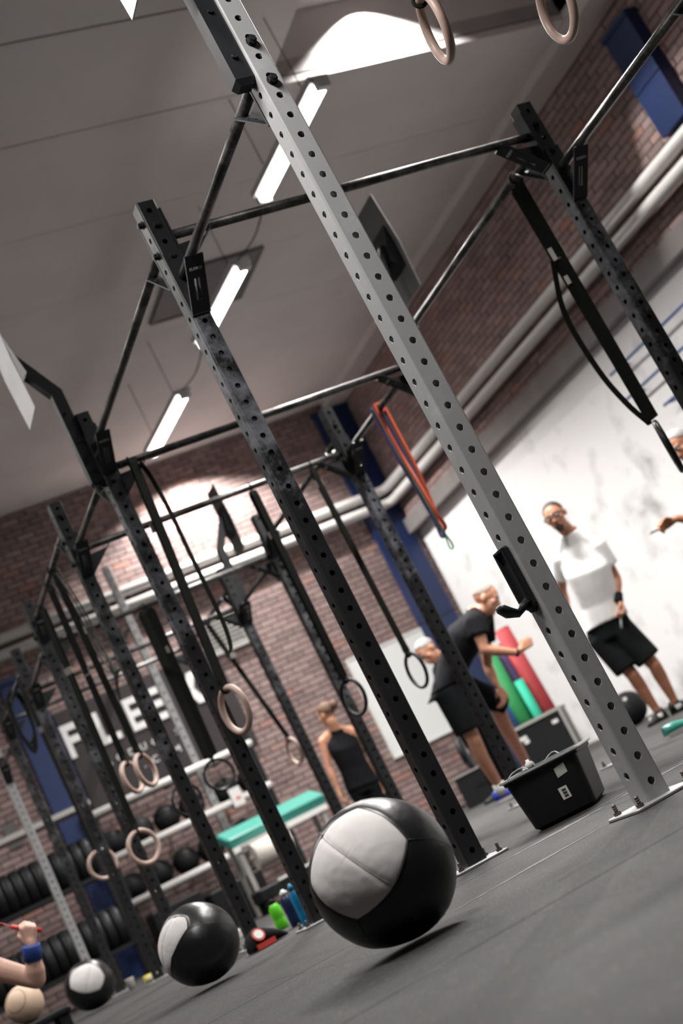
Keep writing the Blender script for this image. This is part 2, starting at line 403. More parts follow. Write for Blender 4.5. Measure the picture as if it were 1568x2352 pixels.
def chalk_streak(x0, x1, y, w0, amp, seed):
    """thin irregular line of chalk dust trodden along a seam"""
    n = int((x1 - x0) / 0.02); a, b = [], []
    for k in range(n + 1):
        x = x0 + (x1 - x0) * k / n; q = noise.noise(V(x * 5, seed, 0)); r_ = noise.noise(V(x * 31, seed, 3))
        w_ = w0 * max(0.06, 0.55 + 0.9 * q + 0.5 * r_) * min(1, k / 6, (n - k) / 6 + 0.01); c_ = y + amp * noise.noise(V(x * 2.2, seed, 9))
        a.append((x, c_ - w_ / 2, 0.0008)); b.append((x, c_ + w_ / 2, 0.0008))
    MB().add(a + b, [(k, k + 1, n + 2 + k, n + 1 + k) for k in range(n)]).build('chalk_streak', DUST, fl)
chalk_streak(-0.14, 2.6, 0.715, 0.075, 0.02, 1.0)
chalk_streak(-0.62, -0.05, 0.075, 0.045, 0.05, 5.0)
chalk_streak(-1.06, -0.90, -0.775, 0.020, 0.01, 7.0)
chalk_streak(0.2, 1.4, 0.80, 0.03, 0.03, 11.0)

# ceiling with a raised light well, slabs running across
WX0, WX1, WY0, WY1, WZ = 2.93, 5.74, 2.2, 4.86, 5.95
ce = structure(MB().span((XL, YF, ZC + 0.06), (WX0, YB, ZC + 0.2)).span((WX0, WY1, ZC + 0.06), (XR, YB, ZC + 0.2))
               .span((WX0, YF, ZC + 0.06), (XR, WY0, ZC + 0.2)).span((WX1, WY0, ZC + 0.06), (XR, WY1, ZC + 0.2)).build('ceiling', CEILJ))
y = YF
edges = [YF, -5.6, -4.4, -3.2, -2.0, -0.8, 0.4, 1.4, 2.2, 3.79, 4.86, 6.1, 7.3, 8.5, 9.7, 10.9, YB]
for a, b in zip(edges[:-1], edges[1:]):
    g = 0.006 if abs(a - 3.79) > 0.01 and abs(b - 3.79) > 0.01 else 0.010
    if a >= WY0 - 0.01 and b <= WY1 + 0.01:
        MB().span((XL, a + g, ZC), (WX0, b - g, ZC + 0.07)).build('slab', CEILM, ce)
        MB().span((WX1, a, ZC), (XR, b, ZC + 0.07)).build('slab', CEILM, ce)
    else:
        MB().span((XL, a + g * 0.5, ZC), (XR, b - g * 0.5, ZC + 0.07)).build('slab', CEILM, ce)
w = MB()
w.span((WX0, WY1, ZC + 0.07), (WX1, WY1 + 0.05, WZ)).span((WX0, WY0 - 0.05, ZC + 0.07), (WX1, WY0, WZ))
w.span((WX0 - 0.05, WY0 - 0.05, ZC + 0.07), (WX0, WY1 + 0.05, WZ)).span((WX1, WY0 - 0.05, ZC + 0.07), (WX1 + 0.05, WY1 + 0.05, WZ))
w.span((WX0 - 0.05, WY0 - 0.05, WZ), (WX1 + 0.05, WY1 + 0.05, WZ + 0.1)).build('light_well', CEILM, ce)
structure(MB().span((5.76, WY1, ZC - 0.09), (XR - 0.11, YB - 0.11, ZC)).span((5.76, YF, ZC - 0.09), (XR - 0.11, WY1, ZC)).build('trim_1', CEILM))   # boxed-in strip along the right wall

# walls
wb = structure(MB().span((XL, YB, 0), (XR + 0.3, YB + 0.2, ZC + 0.2)).build('wall_back', MORTAR))
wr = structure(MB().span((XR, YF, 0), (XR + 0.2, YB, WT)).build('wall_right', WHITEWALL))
wu = structure(MB().span((XR, YF, WT + 0.19), (XR + 0.2, YB, ZC + 0.2)).build('wall_right_upper', MORTAR))
structure(MB().span((XR - 0.16, YF, WT), (XR + 0.2, YB, WT + 0.19)).build('trim_2', CONC))
structure(MB().span((XL - 0.2, YF, 0), (XL, YB, ZC + 0.2)).build('wall_left', PLAINW))
structure(MB().span((XL, YF - 0.2, 0), (XR, YF, ZC + 0.2)).build('wall_front', PLAINW))
BLn, BHt, BJ, BD = 0.213, 0.062, 0.011, 0.10
def bricks(wall, axis, lo, hi, z0, z1, front, score):
    """front: coordinate of the brick faces; individual bricks where score is highest, the rest joined"""
    cells = []
    row = 0; z = z0
    while z + BHt <= z1 + 0.002:
        s = lo - (BLn + BJ) * (0.5 if row % 2 else 0.0)
        while s < hi:
            a, b = max(s, lo), min(s + BLn, hi)
            if b - a > 0.03: cells.append((a, b, z))
            s += BLn + BJ
        z += BHt + BJ; row += 1
    full = [c for c in cells if abs(c[1] - c[0] - BLn) < 1e-4]
    full.sort(key=lambda c: -score((c[0] + c[1]) / 2, c[2] + BHt / 2))
    single = set(full[:300])
    me = None; rest = MB()
    for c in cells:
        j = random.uniform(-0.003, 0.003)
        if c in single:
            org = (c[0], front, c[2]) if axis == 'x' else (front, c[0], c[2])
            if me is None:
                q = MB()
                if axis == 'x': q.span((c[0], front, c[2]), (c[1], front + BD, c[2] + BHt))
                else: q.span((front, c[0], c[2]), (front + BD, c[1], c[2] + BHt))
                me = q.mesh('brick', BRICK, org)
            o = link('brick', me, wall, (org[0], org[1] + j, org[2]) if axis == 'x' else (org[0] + j, org[1], org[2]))
        else:
            if axis == 'x': rest.span((c[0], front + j, c[2]), (c[1], front + BD, c[2] + BHt))
            else: rest.span((front + j, c[0], c[2]), (front + BD, c[1], c[2] + BHt))
    rest.build('brickwork', BRICK, wall, kind='stuff')
bricks(wb, 'x', -3.0, XR, 0.02, ZC, YB - 0.09, lambda x, z: -abs(x - 3.6) - abs(z - 2.7) * 0.9)
bricks(wu, 'y', 3.0, YB - 0.09, WT + 0.20, ZC, XR - 0.09, lambda y, z: -y)
FB = YB - 0.09                     # face of the back brickwork
FR = XR - 0.09                     # face of the right brickwork

# pipes (part of the building), pilasters
p = MB()
for z in (3.775, 3.955): p.tube([(XR - 0.2, YF + 0.1, z), (XR - 0.2, YB - 0.30, z), (XR - 0.23, YB - 0.2, z), (XR - 0.33, YB - 0.17, z), (-3.0, YB - 0.17, z)], 0.062, 12)
tag(p.build('heating_pipes', PIPEW), 'pair of white heating pipes along the brick walls above the white wall', 'pipe')
for yy in (3.2, 6.0, 8.8):
    pass
def pilaster(x0, y0, x1, y1, z0, z1, label):
    t = thing('blue_pillar', label, 'pillar', ((x0 + x1) / 2, (y0 + y1) / 2, z0))
    MB().span((x0, y0, z0), (x1, y1, z1)).build('shaft', BLUE, t)
    MB().span((x0 - 0.015, y0 - 0.015, z1 - 0.05), (x1 + 0.015, y1 + 0.015, z1 - 0.004)).build('cap', BLUE, t)
    MB().span((x0 - 0.01, y0 - 0.01, z0 + (z1 - z0) * 0.42), (x1 + 0.01, y1 + 0.01, z0 + (z1 - z0) * 0.42 + 0.02)).build('joint_band', BLUE, t)
    return t
pilaster(0.60, FB - 0.13, 0.99, FB - 0.002, 0, 3.5, 'blue pillar on the back wall left of the lettered sign')
pilaster(5.58, FB - 0.05, 6.10, FB - 0.002, 0, ZC - 0.10, 'blue pillar in the corner beside the whiteboard')
pilaster(FR - 0.13, 4.50, FR - 0.002, 4.86, 4.07, 5.08, 'blue pillar stub on the brick wall at the upper right edge')

# ---------------------------------------------------------------- lamps
def lamp(x, y, L, label, z=4.62, yaw=0.0, power=LAMP_POWER):
    t = thing('ceiling_lamp', label, 'lamp', (x, y, z), 'fluorescent lamps in rows under the ceiling')
    MB().box((x, y, z + 0.045), (0.16, L + 0.06, 0.05)).build('housing', LAMPH, t)
    MB().cyl((x, y - L / 2, z), (x, y + L / 2, z), 0.046, 12).build('tube', TUBEON, t)
    for s in (-1, 1):
        MB().box((x, y + s * (L / 2 + 0.035), z + 0.005), (0.10, 0.05, 0.09)).build('end_cap', LAMPH, t)
        MB().cyl((x, y + s * L * 0.35, z + 0.07), (x, y + s * L * 0.35, ZC), 0.004, 6).build('suspension_wire', BLACKM, t)
    t.rotation_euler = (0, 0, yaw)
    area_light((0, 0, -0.055), 0.14, L, power, LAMP_SPREAD, t)
    return t
lamp(2.65, 4.47, 1.22, 'lit tube lamp nearest the ceiling light well, crossed by the silver post', yaw=0.06)
lamp(2.655, 6.72, 1.22, 'lit tube lamp beside the black bracket of the second post', yaw=0.06)
lamp(2.62, 9.05, 1.28, 'lit tube lamp farthest back, above the brick wall', yaw=0.06)
for x, y, pw, lb in ((2.65, 2.2, LAMP_POWER, 'lit tube lamp of the right row, first one above the picture'), (2.65, -0.1, ROW_FRONT, 'lit tube lamp of the right row, second one above the picture'),
                     (-0.8, -0.8, LOW_FILL, 'added tube lamp hung low to brighten the silver post top'), (-2.2, 2.4, ROW_LEFT, 'lit tube lamp of the left row, level with the second and third posts'),  # the low lamp is added, to brighten the upper silver post
                     (-2.2, 5.0, ROW_LEFT, 'lit tube lamp of the left row, level with the fifth post'), (-2.2, 7.6, ROW_LEFT, 'lit tube lamp of the left row, level with the seventh post'), (-2.2, 10.2, ROW_LEFT, 'lit tube lamp of the left row, nearest the back wall')):
    lamp(x, y, 1.22, lb, z=3.5 if 'hung low' in lb else 4.62, power=pw)
for ya, yb in ((5.14, 6.05), (7.39, 8.36)):
    tag(MB().tube(bez([(2.66, ya, 4.66), (2.66, (ya + yb) / 2, 4.60), (2.655, yb, 4.66)], 6), 0.006, 6).build('lamp_cable', BLACKM), 'dark cable slung between the %s tube lamps of the right row' % ('first two' if ya < 6 else 'last two'), 'cable')
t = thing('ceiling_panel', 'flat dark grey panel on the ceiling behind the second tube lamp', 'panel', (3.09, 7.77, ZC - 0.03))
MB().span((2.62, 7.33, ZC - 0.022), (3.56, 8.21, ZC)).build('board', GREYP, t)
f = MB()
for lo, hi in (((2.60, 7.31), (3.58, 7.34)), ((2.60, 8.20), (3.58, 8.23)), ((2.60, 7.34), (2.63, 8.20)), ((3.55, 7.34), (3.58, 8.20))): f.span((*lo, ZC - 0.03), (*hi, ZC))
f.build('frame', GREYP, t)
def downlight(x, y, z, power, cone, blend, label):
    t = thing('downlight', label, 'lamp', (x, y, z), 'recessed downlights in the ceiling')
    MB().lathe((x, y, z), (0, 0, 1), [(0.060, -0.004), (0.072, -0.004), (0.074, 0.0), (0.06, 0.004)], 20).build('trim_ring', CEILM, t)
    l = bpy.data.lights.new('downlight_bulb', 'SPOT'); l.energy = power; l.spot_size = math.radians(cone); l.spot_blend = blend; l.shadow_soft_size = 0.04; l.color = (1, 0.97, 0.94)
    o = bpy.data.objects.new('downlight_bulb', l); COL.objects.link(o); o.location = (0, 0, -0.012); o.parent = t
    return t
downlight(3.95, WY1 - 0.20, WZ - 0.01, SPOT_WELL, 119, 0.2, 'small downlight inside the ceiling light well')
downlight(3.55, YB - 0.80, ZC, SPOT_WASH, 132, 0.4, 'recessed downlight washing the back wall above the vent')
for y in (6.6, 8.9, 11.0): downlight(4.9, y, ZC, SPOT_FILL, 140, 1.0, {6.6: 'added downlight brightening the white wall, nearest one', 8.9: 'added downlight brightening the white wall, middle one', 11.0: 'added downlight brightening the white wall, farthest one'}[y])  # these three are added to brighten the white wall

# ---------------------------------------------------------------- the rig
PITCH, H0, ZT, HW = 0.0675, 0.0508, 2.589, 0.036
PY = [0.0, 1.164, 2.928, 4.061, 5.825, 6.989, 8.75, 9.91]
PXR = 1.729
def upright_mesh():
    b = MB(); r = 0.006; hr = 0.0105; n = 12
    axes = [((0, -1, 0), (1, 0, 0), 0.0), ((1, 0, 0), (0, 1, 0), 0.5), ((0, 1, 0), (-1, 0, 0), 0.0), ((-1, 0, 0), (0, -1, 0), 0.5)]
    hw = HW - r
    for nrm, sd, off in axes:
        nrm, sd = V(nrm), V(sd)
        def P(s, z, d=0.0): return nrm * (HW - d) + sd * s + V(0, 0, z)
        zc = [H0 + (i + off) * PITCH for i in range(38) if H0 + (i + off) * PITCH < ZT - 0.02]
        b.add([P(-hw, 0), P(hw, 0), P(hw, zc[0] - PITCH / 2), P(-hw, zc[0] - PITCH / 2)], [(0, 1, 2, 3)])
        b.add([P(-hw, zc[-1] + PITCH / 2), P(hw, zc[-1] + PITCH / 2), P(hw, ZT), P(-hw, ZT)], [(0, 1, 2, 3)])
        for z in zc:
            sq = [(hw, 0), (hw, .5), (hw * .5, .5), (0, .5), (-hw * .5, .5), (-hw, .5), (-hw, 0), (-hw, -.5), (-hw * .5, -.5), (0, -.5), (hw * .5, -.5), (hw, -.5)]
            vs = [P(s, z + q * PITCH) for s, q in sq]
            vs += [P(hr * math.cos(2 * math.pi * k / n), z + hr * math.sin(2 * math.pi * k / n)) for k in range(n)]
            vs += [P(hr * math.cos(2 * math.pi * k / n), z + hr * math.sin(2 * math.pi * k / n), 0.004) for k in range(n)]
            fs = [(k, (k + 1) % n, n + (k + 1) % n, n + k) for k in range(n)] + [(n + k, n + (k + 1) % n, 2 * n + (k + 1) % n, 2 * n + k) for k in range(n)]
            b.add(vs, fs)
    for cx, cy, a0 in ((1, 1, 0), (-1, 1, 90), (-1, -1, 180), (1, -1, 270)):
        arc = [(cx * hw + r * math.cos(math.radians(a0 + 30 * k)), cy * hw + r * math.sin(math.radians(a0 + 30 * k))) for k in range(4)]
        b.add([V(x, y, z) for z in (0, ZT) for x, y in arc], [(k, k + 1, 5 + k, 4 + k) for k in range(3)], 0, True)
    b.box((0, 0, ZT - 0.01), (2 * HW - 0.008, 2 * HW - 0.008, 0.012), 1)
    me = bpy.data.meshes.new('upright'); me.from_pydata([tuple(p) for p in b.v], [], b.f)
    me.materials.append(CHAR); me.materials.append(BLACKM)
    me.polygons.foreach_set('material_index', b.m); me.polygons.foreach_set('use_smooth', b.s)
    return me
UP = upright_mesh()
def at0(b, name, mats): return b.mesh(name, mats, (0, 0, 0))
BASE_ME = at0(MB().rbox((0, 0, 0.0045), (0.20, 0.165, 0.009), 0.012), 'base_plate', BASEM)
q = MB().cyl((0, 0, 0.009), (0, 0, 0.018), 0.011, 6, smooth=False).cyl((0, 0, 0.018), (0, 0, 0.038), 0.005, 8)
for k in range(3): q.cyl((0, 0, 0.020 + k * 0.006), (0, 0, 0.023 + k * 0.006), 0.0065, 8)
ANCH_ME = at0(q, 'anchor_bolt', BOLTM)
def bolt_me(ax):
    ax = V(ax); b = MB(); b.cyl(ax * 0.0, ax * 0.003, 0.0165, 14).cyl(ax * 0.003, ax * 0.016, 0.0135, 6, smooth=False); b.cyl(ax * 0.016, ax * 0.019, 0.009, 10)
    return at0(b, 'bolt', BLACK)
BOLT = {a: bolt_me(v) for a, v in (('-y', (0, -1, 0)), ('-x', (-1, 0, 0)), ('+x', (1, 0, 0)), ('+y', (0, 1, 0)))}
NRM = {'-y': V(0, -1, 0), '-x': V(-1, 0, 0), '+x': V(1, 0, 0), '+y': V(0, 1, 0)}
rig = thing('training_rig', 'tall perforated steel training rig with pull-up bars and wall ball targets', 'rig', (PXR / 2, 4.5, 0))
posts = {}
def upright(side, i, m):
    x = {2: -0.010, 3: -0.020, 4: -0.014}.get(i, 0.0) if side == 'L' else PXR; y = PY[i]
    o = link('upright', UP, rig, (x, y, 0))
    o.material_slots[0].link = 'OBJECT'; o.material_slots[0].material = m
    link('base_plate', BASE_ME, o, (x, y, 0))
    for sx in (-1, 1):
        for sy in (-1, 1): link('anchor_bolt', ANCH_ME, o, (x + sx * 0.075, y + sy * 0.058, 0))
    posts[side + str(i)] = o; return o
for i in range(8):
    upright('L', i, SILV if i in (0, 7) else (CHARW if i in (1, 2) else CHAR))
    if i < 7: upright('R', i, CHARW if i in (1, 2, 3) else CHAR)
posts['L0']['label'] = 'silver painted upright'; posts['L7']['label'] = 'pale grey upright'
def bolts(p, face, zc):
    o = posts[p]; b = WORLD[o.name]
    for s in (-1, 1):
        link('bolt', BOLT[face], o, b + NRM[face] * HW + V(0, 0, zc + s * PITCH))
BR = 0.0185
def gusset(face, w=0.072):
    """folded bracket under a bar at a post face; local origin on the face at bar height; returned as mesh"""
    n = NRM[face]; sd = V(0, 0, 1).cross(n); b = MB()
    A, B = n * 0.165 + V(0, 0, -0.012), n * 0.006 + V(0, 0, -0.155)
    d = (B - A); L = d.length; u = d.normalized(); k = sd.cross(u).normalized(); c = (A + B) / 2
    def plate(s0, s1, t0, t1): b.box(A + u * ((s0 + s1) / 2) + sd * ((t0 + t1) / 2), (s1 - s0, t1 - t0, 0.005), 0, (u, sd, k))
    sl0, sl1, sw = 0.085, 0.165, 0.011
    plate(0, sl0, -w / 2, w / 2); plate(sl1, L, -w / 2, w / 2); plate(sl0, sl1, -w / 2, -sw); plate(sl0, sl1, sw, w / 2)
    b.box(n * 0.004 + V(0, 0, -0.03), (0.008, w, 0.26), 0, (n, sd, V(0, 0, 1)))           # flange on the post
    b.add([n * 0.008 + V(0, 0, -0.045) + sd * 0.004, n * 0.14 + V(0, 0, -0.036) + sd * 0.004, n * 0.012 + V(0, 0, -0.15) + sd * 0.004,
           n * 0.008 + V(0, 0, -0.045) - sd * 0.004, n * 0.14 + V(0, 0, -0.036) - sd * 0.004, n * 0.012 + V(0, 0, -0.15) - sd * 0.004],
          [(0, 1, 2), (5, 4, 3), (0, 3, 4, 1), (1, 4, 5, 2), (2, 5, 3, 0)])
    return at0(b, 'gusset_bracket', BLACK), (A, u, sd, k)
GUS = {f: gusset(f) for f in NRM}
LOGO_ME = text_mesh('ELEIKO', 0.0145, 0.0008, 1.05); LOGO_ME.name = 'bracket_lettering'; LOGO_ME.materials.clear(); LOGO_ME.materials.append(WHITEL)
def bar(p, q, z, text=True, brackets=True):
    a, b = WORLD[posts[p].name], WORLD[posts[q].name]
    d = (b - a).normalized(); A, B = a + d * HW + V(0, 0, z), b - d * HW + V(0, 0, z)
    o = MB().cyl(A, B, BR, 18).build('pull_up_bar', BARM, rig, lerp(A, B, 0.5))
    f1 = '+y' if abs(d.y) > 0.5 else '+x'; f2 = '-y' if abs(d.y) > 0.5 else '-x'
    for f, P0 in (((f1, A), (f2, B)) if brackets else ()):
        me, (ga, u, sd, k) = GUS[f]
        link('gusset_bracket', me, o, P0)
        if text and f in ('-y', '-x'):
            lt = link('bracket_lettering', LOGO_ME, o, P0 + ga + u * 0.05 - k * 0.0032 if k.dot(V(CAM_LOC) - P0) < 0 else P0 + ga + u * 0.05 + k * 0.0032)
            nn = -k if k.dot(V(CAM_LOC) - P0) < 0 else k
            yv = -u; xv = yv.cross(nn)
            lt.rotation_euler = Matrix((xv, yv, nn)).transposed().to_euler()
    bolts(p, f2, z); bolts(q, f1, z)
    if f2 == '-y' : pass
    return o
for i, z in ((0, 2.262), (1, 2.418), (2, 2.290), (3, 2.440), (4, 2.265), (5, 2.44), (6, 2.265)):
    bar('L%d' % i, 'L%d' % (i + 1), z)
for i, z in ((0, 2.262), (1, 2.415), (2, 2.282), (3, 2.396), (4, 2.240), (5, 2.42)):
    bar('R%d' % i, 'R%d' % (i + 1), z)
bar('L0', 'R0', 2.545, brackets=False)
for i, z in ((1, 2.449), (2, 2.291), (3, 2.292), (4, 2.270), (5, 2.25), (6, 2.44)):
    bar('L%d' % i, 'R%d' % i, z)
def target(p, s, m, dz=0.0):
    """square-tube arm on the outer face of a post carrying a folded sheet"""
    b = WORLD[posts[p].name] + V(0, 0, dz); x = b.x + s * (HW + 0.030); y = b.y
    sec = [(-0.030, -0.026), (0.030, -0.026), (0.030, 0.026), (-0.030, 0.026)]
    pth = [V(x, y, 2.225 + dz * .3), V(x, y, 2.245 + dz * .3), V(x, y, 2.73 + dz), V(x + s * 0.135, y, 2.965 + dz)]
    rings = []
    for i, P0 in enumerate(pth):
        if i == 0: ax, sc = V(s, 0, 0), 0.7
        elif i == 2: ax, sc = V(s, 0, -0.27).normalized(), 1.0
        elif i == 3: ax, sc = V(s * 0.866, 0, -0.5), 1.0
        else: ax, sc = V(s, 0, 0), 1.0
        rings.append([P0 + ax * (a * sc) + V(0, 1, 0) * (c * sc) for a, c in sec])
    arm = MB().loft(rings, 0, True, False).build('target_arm', BLACK, rig, (x, y, 2.225))
    xp = b.x + s * 0.225; pl = MB()
    zb, zm, zt, w, dd = 2.65 + dz, 2.93 + dz, 3.24 + dz, 0.27, 0.012
    for z0, z1, w0, w1, d0, d1 in ((zb, zm, w * 0.94, w, 0.010, 0.0), (zm, zt, w, w * 0.92, 0.0, 0.010)):
        vs = []
        for z, ww, k in ((z0, w0, d0), (z1, w1, d1)):
            for yy in (-ww / 2, ww / 2):
                for t in (0, 0.004): vs.append((xp - s * k + s * t, y + yy, z))
        pl.add(vs, [(0, 2, 6, 4), (1, 5, 7, 3), (0, 4, 5, 1), (2, 3, 7, 6), (0, 1, 3, 2), (4, 6, 7, 5)])
    pl.build('target_sheet', m, arm)
    MB().add([(x + s * 0.10, y - 0.06, 2.86 + dz), (x + s * 0.10, y + 0.06, 2.86 + dz), (xp - s * 0.014, y + 0.09, 3.06 + dz), (xp - s * 0.014, y - 0.09, 3.06 + dz), (xp - s * 0.014, y - 0.09, 2.80 + dz), (xp - s * 0.014, y + 0.09, 2.80 + dz)],
             [(0, 1, 2, 3), (0, 4, 5, 1), (0, 3, 4), (1, 5, 2), (2, 5, 4, 3)]).build('sheet_bracket', BLACK, arm)
    for z in (2.30, 2.46, 2.62):
        MB().cyl((x, y - 0.026, z), (x, y - 0.033, z), 0.008, 6).build('bolt', BLACK, arm)
target('L0', -1, PLATEW, -0.055); target('L2', -1, PLATEW); target('R2', 1, PLATESHADE); target('R5', 1, PLATESHADE)

# J-hook on the silver post
x0 = -HW
t = thing('j_hook', 'black steel J-hook hung on the silver upright', 'hook', (x0, 0.0, 0.55))
h = MB().rbox((x0 - 0.008, 0.0, 0.645), (0.054, 0.175, 0.014), 0.010, 0, (V(0, 1, 0), V(0, 0, 1), V(-1, 0, 0)))
h.build('back_plate', BLACK, t)
r = MB()
for yy in (-0.023, 0.023): r.box((x0 - 0.018, yy, 0.65), (0.012, 0.006, 0.15))
r.box((x0 - 0.018, 0, 0.725), (0.012, 0.05, 0.006)); r.build('rim', BLACK, t)
a = MB(); pth = [V(x0 - 0.012, 0.0, 0.578), V(x0 - 0.036, 0.0, 0.570), V(x0 - 0.054, 0.0, 0.562), V(x0 - 0.076, 0, 0.572), V(x0 - 0.092, 0, 0.590), V(x0 - 0.097, 0, 0.598)]
wd = [0.016, 0.014, 0.016, 0.025, 0.025, 0.013]; th = [0.014, 0.011, 0.011, 0.013, 0.010, 0.005]
rings = []
for i, P0 in enumerate(pth):
    tg = (pth[min(i + 1, 5)] - pth[max(i - 1, 0)]).normalized(); nn = tg.cross(V(0, 1, 0)).normalized()
    rings.append([P0 + V(0, 1, 0) * (wd[i] * math.cos(k * math.pi / 4)) + nn * (th[i] * math.sin(k * math.pi / 4)) for k in range(8)])
a.loft(rings, 0, True, True).build('hook_arm', BLACK, t)
MB().cyl((x0 + 0.004, 0, 0.56), (x0 - 0.016, 0, 0.56), 0.012, 12).build('pin', BLACK, t)

# ---------------------------------------------------------------- gym rings and straps
def ring_set(label, top, c, yaw, m=WOODR, fwd=0.0, R=0.103, r=0.0145, group='gym rings hanging from the rig', wide=0.034, tail=None, buckle=0.45, doubled=1):
    """strap from the bar point down to a ring standing in a vertical plane at yaw"""
    top, c = V(top), V(c)
    t = thing('gym_ring', label, 'gym ring', c, group)
    d = V(math.sin(yaw), math.cos(yaw), 0); nrm = V(math.cos(yaw), -math.sin(yaw), 0)
    MB().torus(c, nrm, R, r, 44, 12).build('ring', m, t)
    rt = c + V(0, 0, R)
    s = MB(); hang = top - V(0, fwd, BR + 0.007 if not fwd else 0.005)
    for k in range(doubled + 1):
        off = d * (0.011 * (k - doubled / 2.0))
        s.ribbon([hang + off * 0.8] + pts_on(hang + off * 1.6 + V(0, 0, -0.03), rt + off + V(0, 0, 0.03), 9) + [rt + off * 0.6 + V(0, 0, 0.024)], V(math.cos(yaw * 0.5), -math.sin(yaw * 0.5), 0), wide, 0.003)
    s.build('strap', WEB, t)
    MB().torus(top, (1, 0, 0) if 0.06 < top.x < PXR - 0.06 else (0, 1, 0), BR + 0.0045, 0.003, 20, 6).build('bar_loop', WEB, t)
    bz = lerp(top, rt, buckle)
    MB().box(bz, (wide + 0.012, 0.016, 0.045), 0, (V(math.cos(yaw * 0.5), -math.sin(yaw * 0.5), 0), V(math.sin(yaw * 0.5), math.cos(yaw * 0.5), 0), V(0, 0, 1))).build('buckle', ZINC, t)
    q = MB().torus(rt, d, r + 0.006, 0.006, 18, 6).box(rt + V(0, 0, 0.030), (0.03, 0.03, 0.03), 0, (nrm, d, V(0, 0, 1))).build('strap_wrap', WEB, t)
    if tail:
        s = MB().ribbon(bez(tail, 8), V(0.3, -1, 0), wide * 0.8, 0.003).build('strap_tail', WEB, t)
    return t
ring_set('pale wooden ring cut by the top edge, left one of the nearest pair', (0.575, 0, 2.545), (0.615, 0.0, 2.268), math.radians(21), buckle=0.4)
ring_set('pale wooden ring cut by the top edge, right one of the nearest pair', (1.06, 0, 2.545), (1.07, 0.0, 2.245), math.radians(14), buckle=0.4)
ring_set('wooden ring on a long strap in front of the third front post', (0.105, 2.928, 2.291), (0.007, 2.775, 0.983), math.radians(-15), wide=0.04, buckle=0.30, fwd=0.058,
         tail=[(0.135, 2.865, 2.25), (0.155, 2.87, 2.16), (0.160, 2.85, 1.95), (0.158, 2.85, 1.75), (0.145, 2.81, 1.40), (0.125, 2.80, 1.26), (0.09, 2.79, 1.22)])
ring_set('black ring hanging left of the bent man in black, nearer the ball', (1.07, 4.061, 2.292), (1.065, 4.061, 0.94), math.radians(-15), BLKRING, r=0.0105, buckle=0.25, doubled=2, wide=0.04)
ring_set('black ring hanging at the hip of the bent man in black', (1.475, 4.061, 2.292), (1.485, 4.061, 0.93), math.radians(-3), BLKRING, r=0.0105, buckle=0.1)
ring_set('black ring in front of the storage shelf, on a thick rolled strap', (0.70, 5.825, 2.270), (0.68, 5.825, 1.02), math.radians(86), BLKRING, r=0.0105, wide=0.065, doubled=4, buckle=0.3)
ring_set('thin black ring half hidden by the fourth front post', (0.40, 5.825, 2.270), (0.415, 5.825, 0.96), math.radians(80), BLKRING, r=0.0095, buckle=0.2)
ring_set('wooden ring beside the person in the sleeveless top', (1.46, 6.989, 2.25), (1.692, 7.190, 1.057), math.radians(-8), buckle=0.3, fwd=-0.075)
ring_set('wooden ring before the sign letters, left of the crossed pair', (-0.0168, 5.0, 2.44), (0.000, 5.171, 1.168), math.radians(42), R=0.095, buckle=0.5)
ring_set('wooden ring before the sign letters, right of the crossed pair', (-0.0178, 4.72, 2.44), (0.000, 4.765, 1.128), math.radians(42), R=0.095, buckle=0.35)
ring_set('wooden ring low in front of the blue pillar', (0.0, 7.3, 2.44), (0.000, 7.222, 0.907), math.radians(80), buckle=0.3)
ring_set('wooden ring low beside the shelf, third post from the blue pillar', (-0.0153, 5.45, 2.44), (-0.050, 5.441, 0.781), math.radians(70), buckle=0.3)

# suspension straps with a handle on the right row
t = thing('suspension_strap', 'long black suspension straps with a steel buckle and ring handle at right', 'strap', (PXR, 1.40, 1.05))
top = V(PXR, 1.42, 2.415); end = V(*(1.729, 1.427, 1.076))
for k, off in enumerate((-0.036, -0.012, 0.010, 0.038)):
    MB().ribbon([top + V(0, off, -BR - 0.006), *pts_on(top + V(-0.012, off, -0.05), end + V(0, off * 0.7, 0.13), 8)], (0.8, -0.6, 0), 0.022, 0.003).build('webbing', WEB, t)
MB().ribbon(bez([top + V(-0.02, 0.03, -0.40), top + V(-0.05, 0.10, -0.62), top + V(-0.045, 0.10, -0.9), end + V(-0.03, 0.06, 0.25), end + V(0, 0.03, 0.12)], 6), (0.8, -0.6, 0), 0.024, 0.003).build('webbing', WEB, t)
MB().box(V(*(1.729, 1.422, 2.031)), (0.06, 0.03, 0.06), 0, (V(0.8, -0.6, 0), V(0.6, 0.8, 0), V(0, 0, 1))).build('buckle', ZINC, t)
MB().box(V(*(1.729, 1.428, 1.902)), (0.05, 0.03, 0.04), 0, (V(0.8, -0.6, 0), V(0.6, 0.8, 0), V(0, 0, 1))).build('buckle', ZINC, t)
MB().torus(end, (0.80, -0.6, 0), 0.112, 0.012, 36, 10).build('handle_ring', BLKRING, t)
MB().torus(top, (0, 1, 0), BR + 0.0068, 0.005, 20, 6).build('bar_loop', WEB, t)

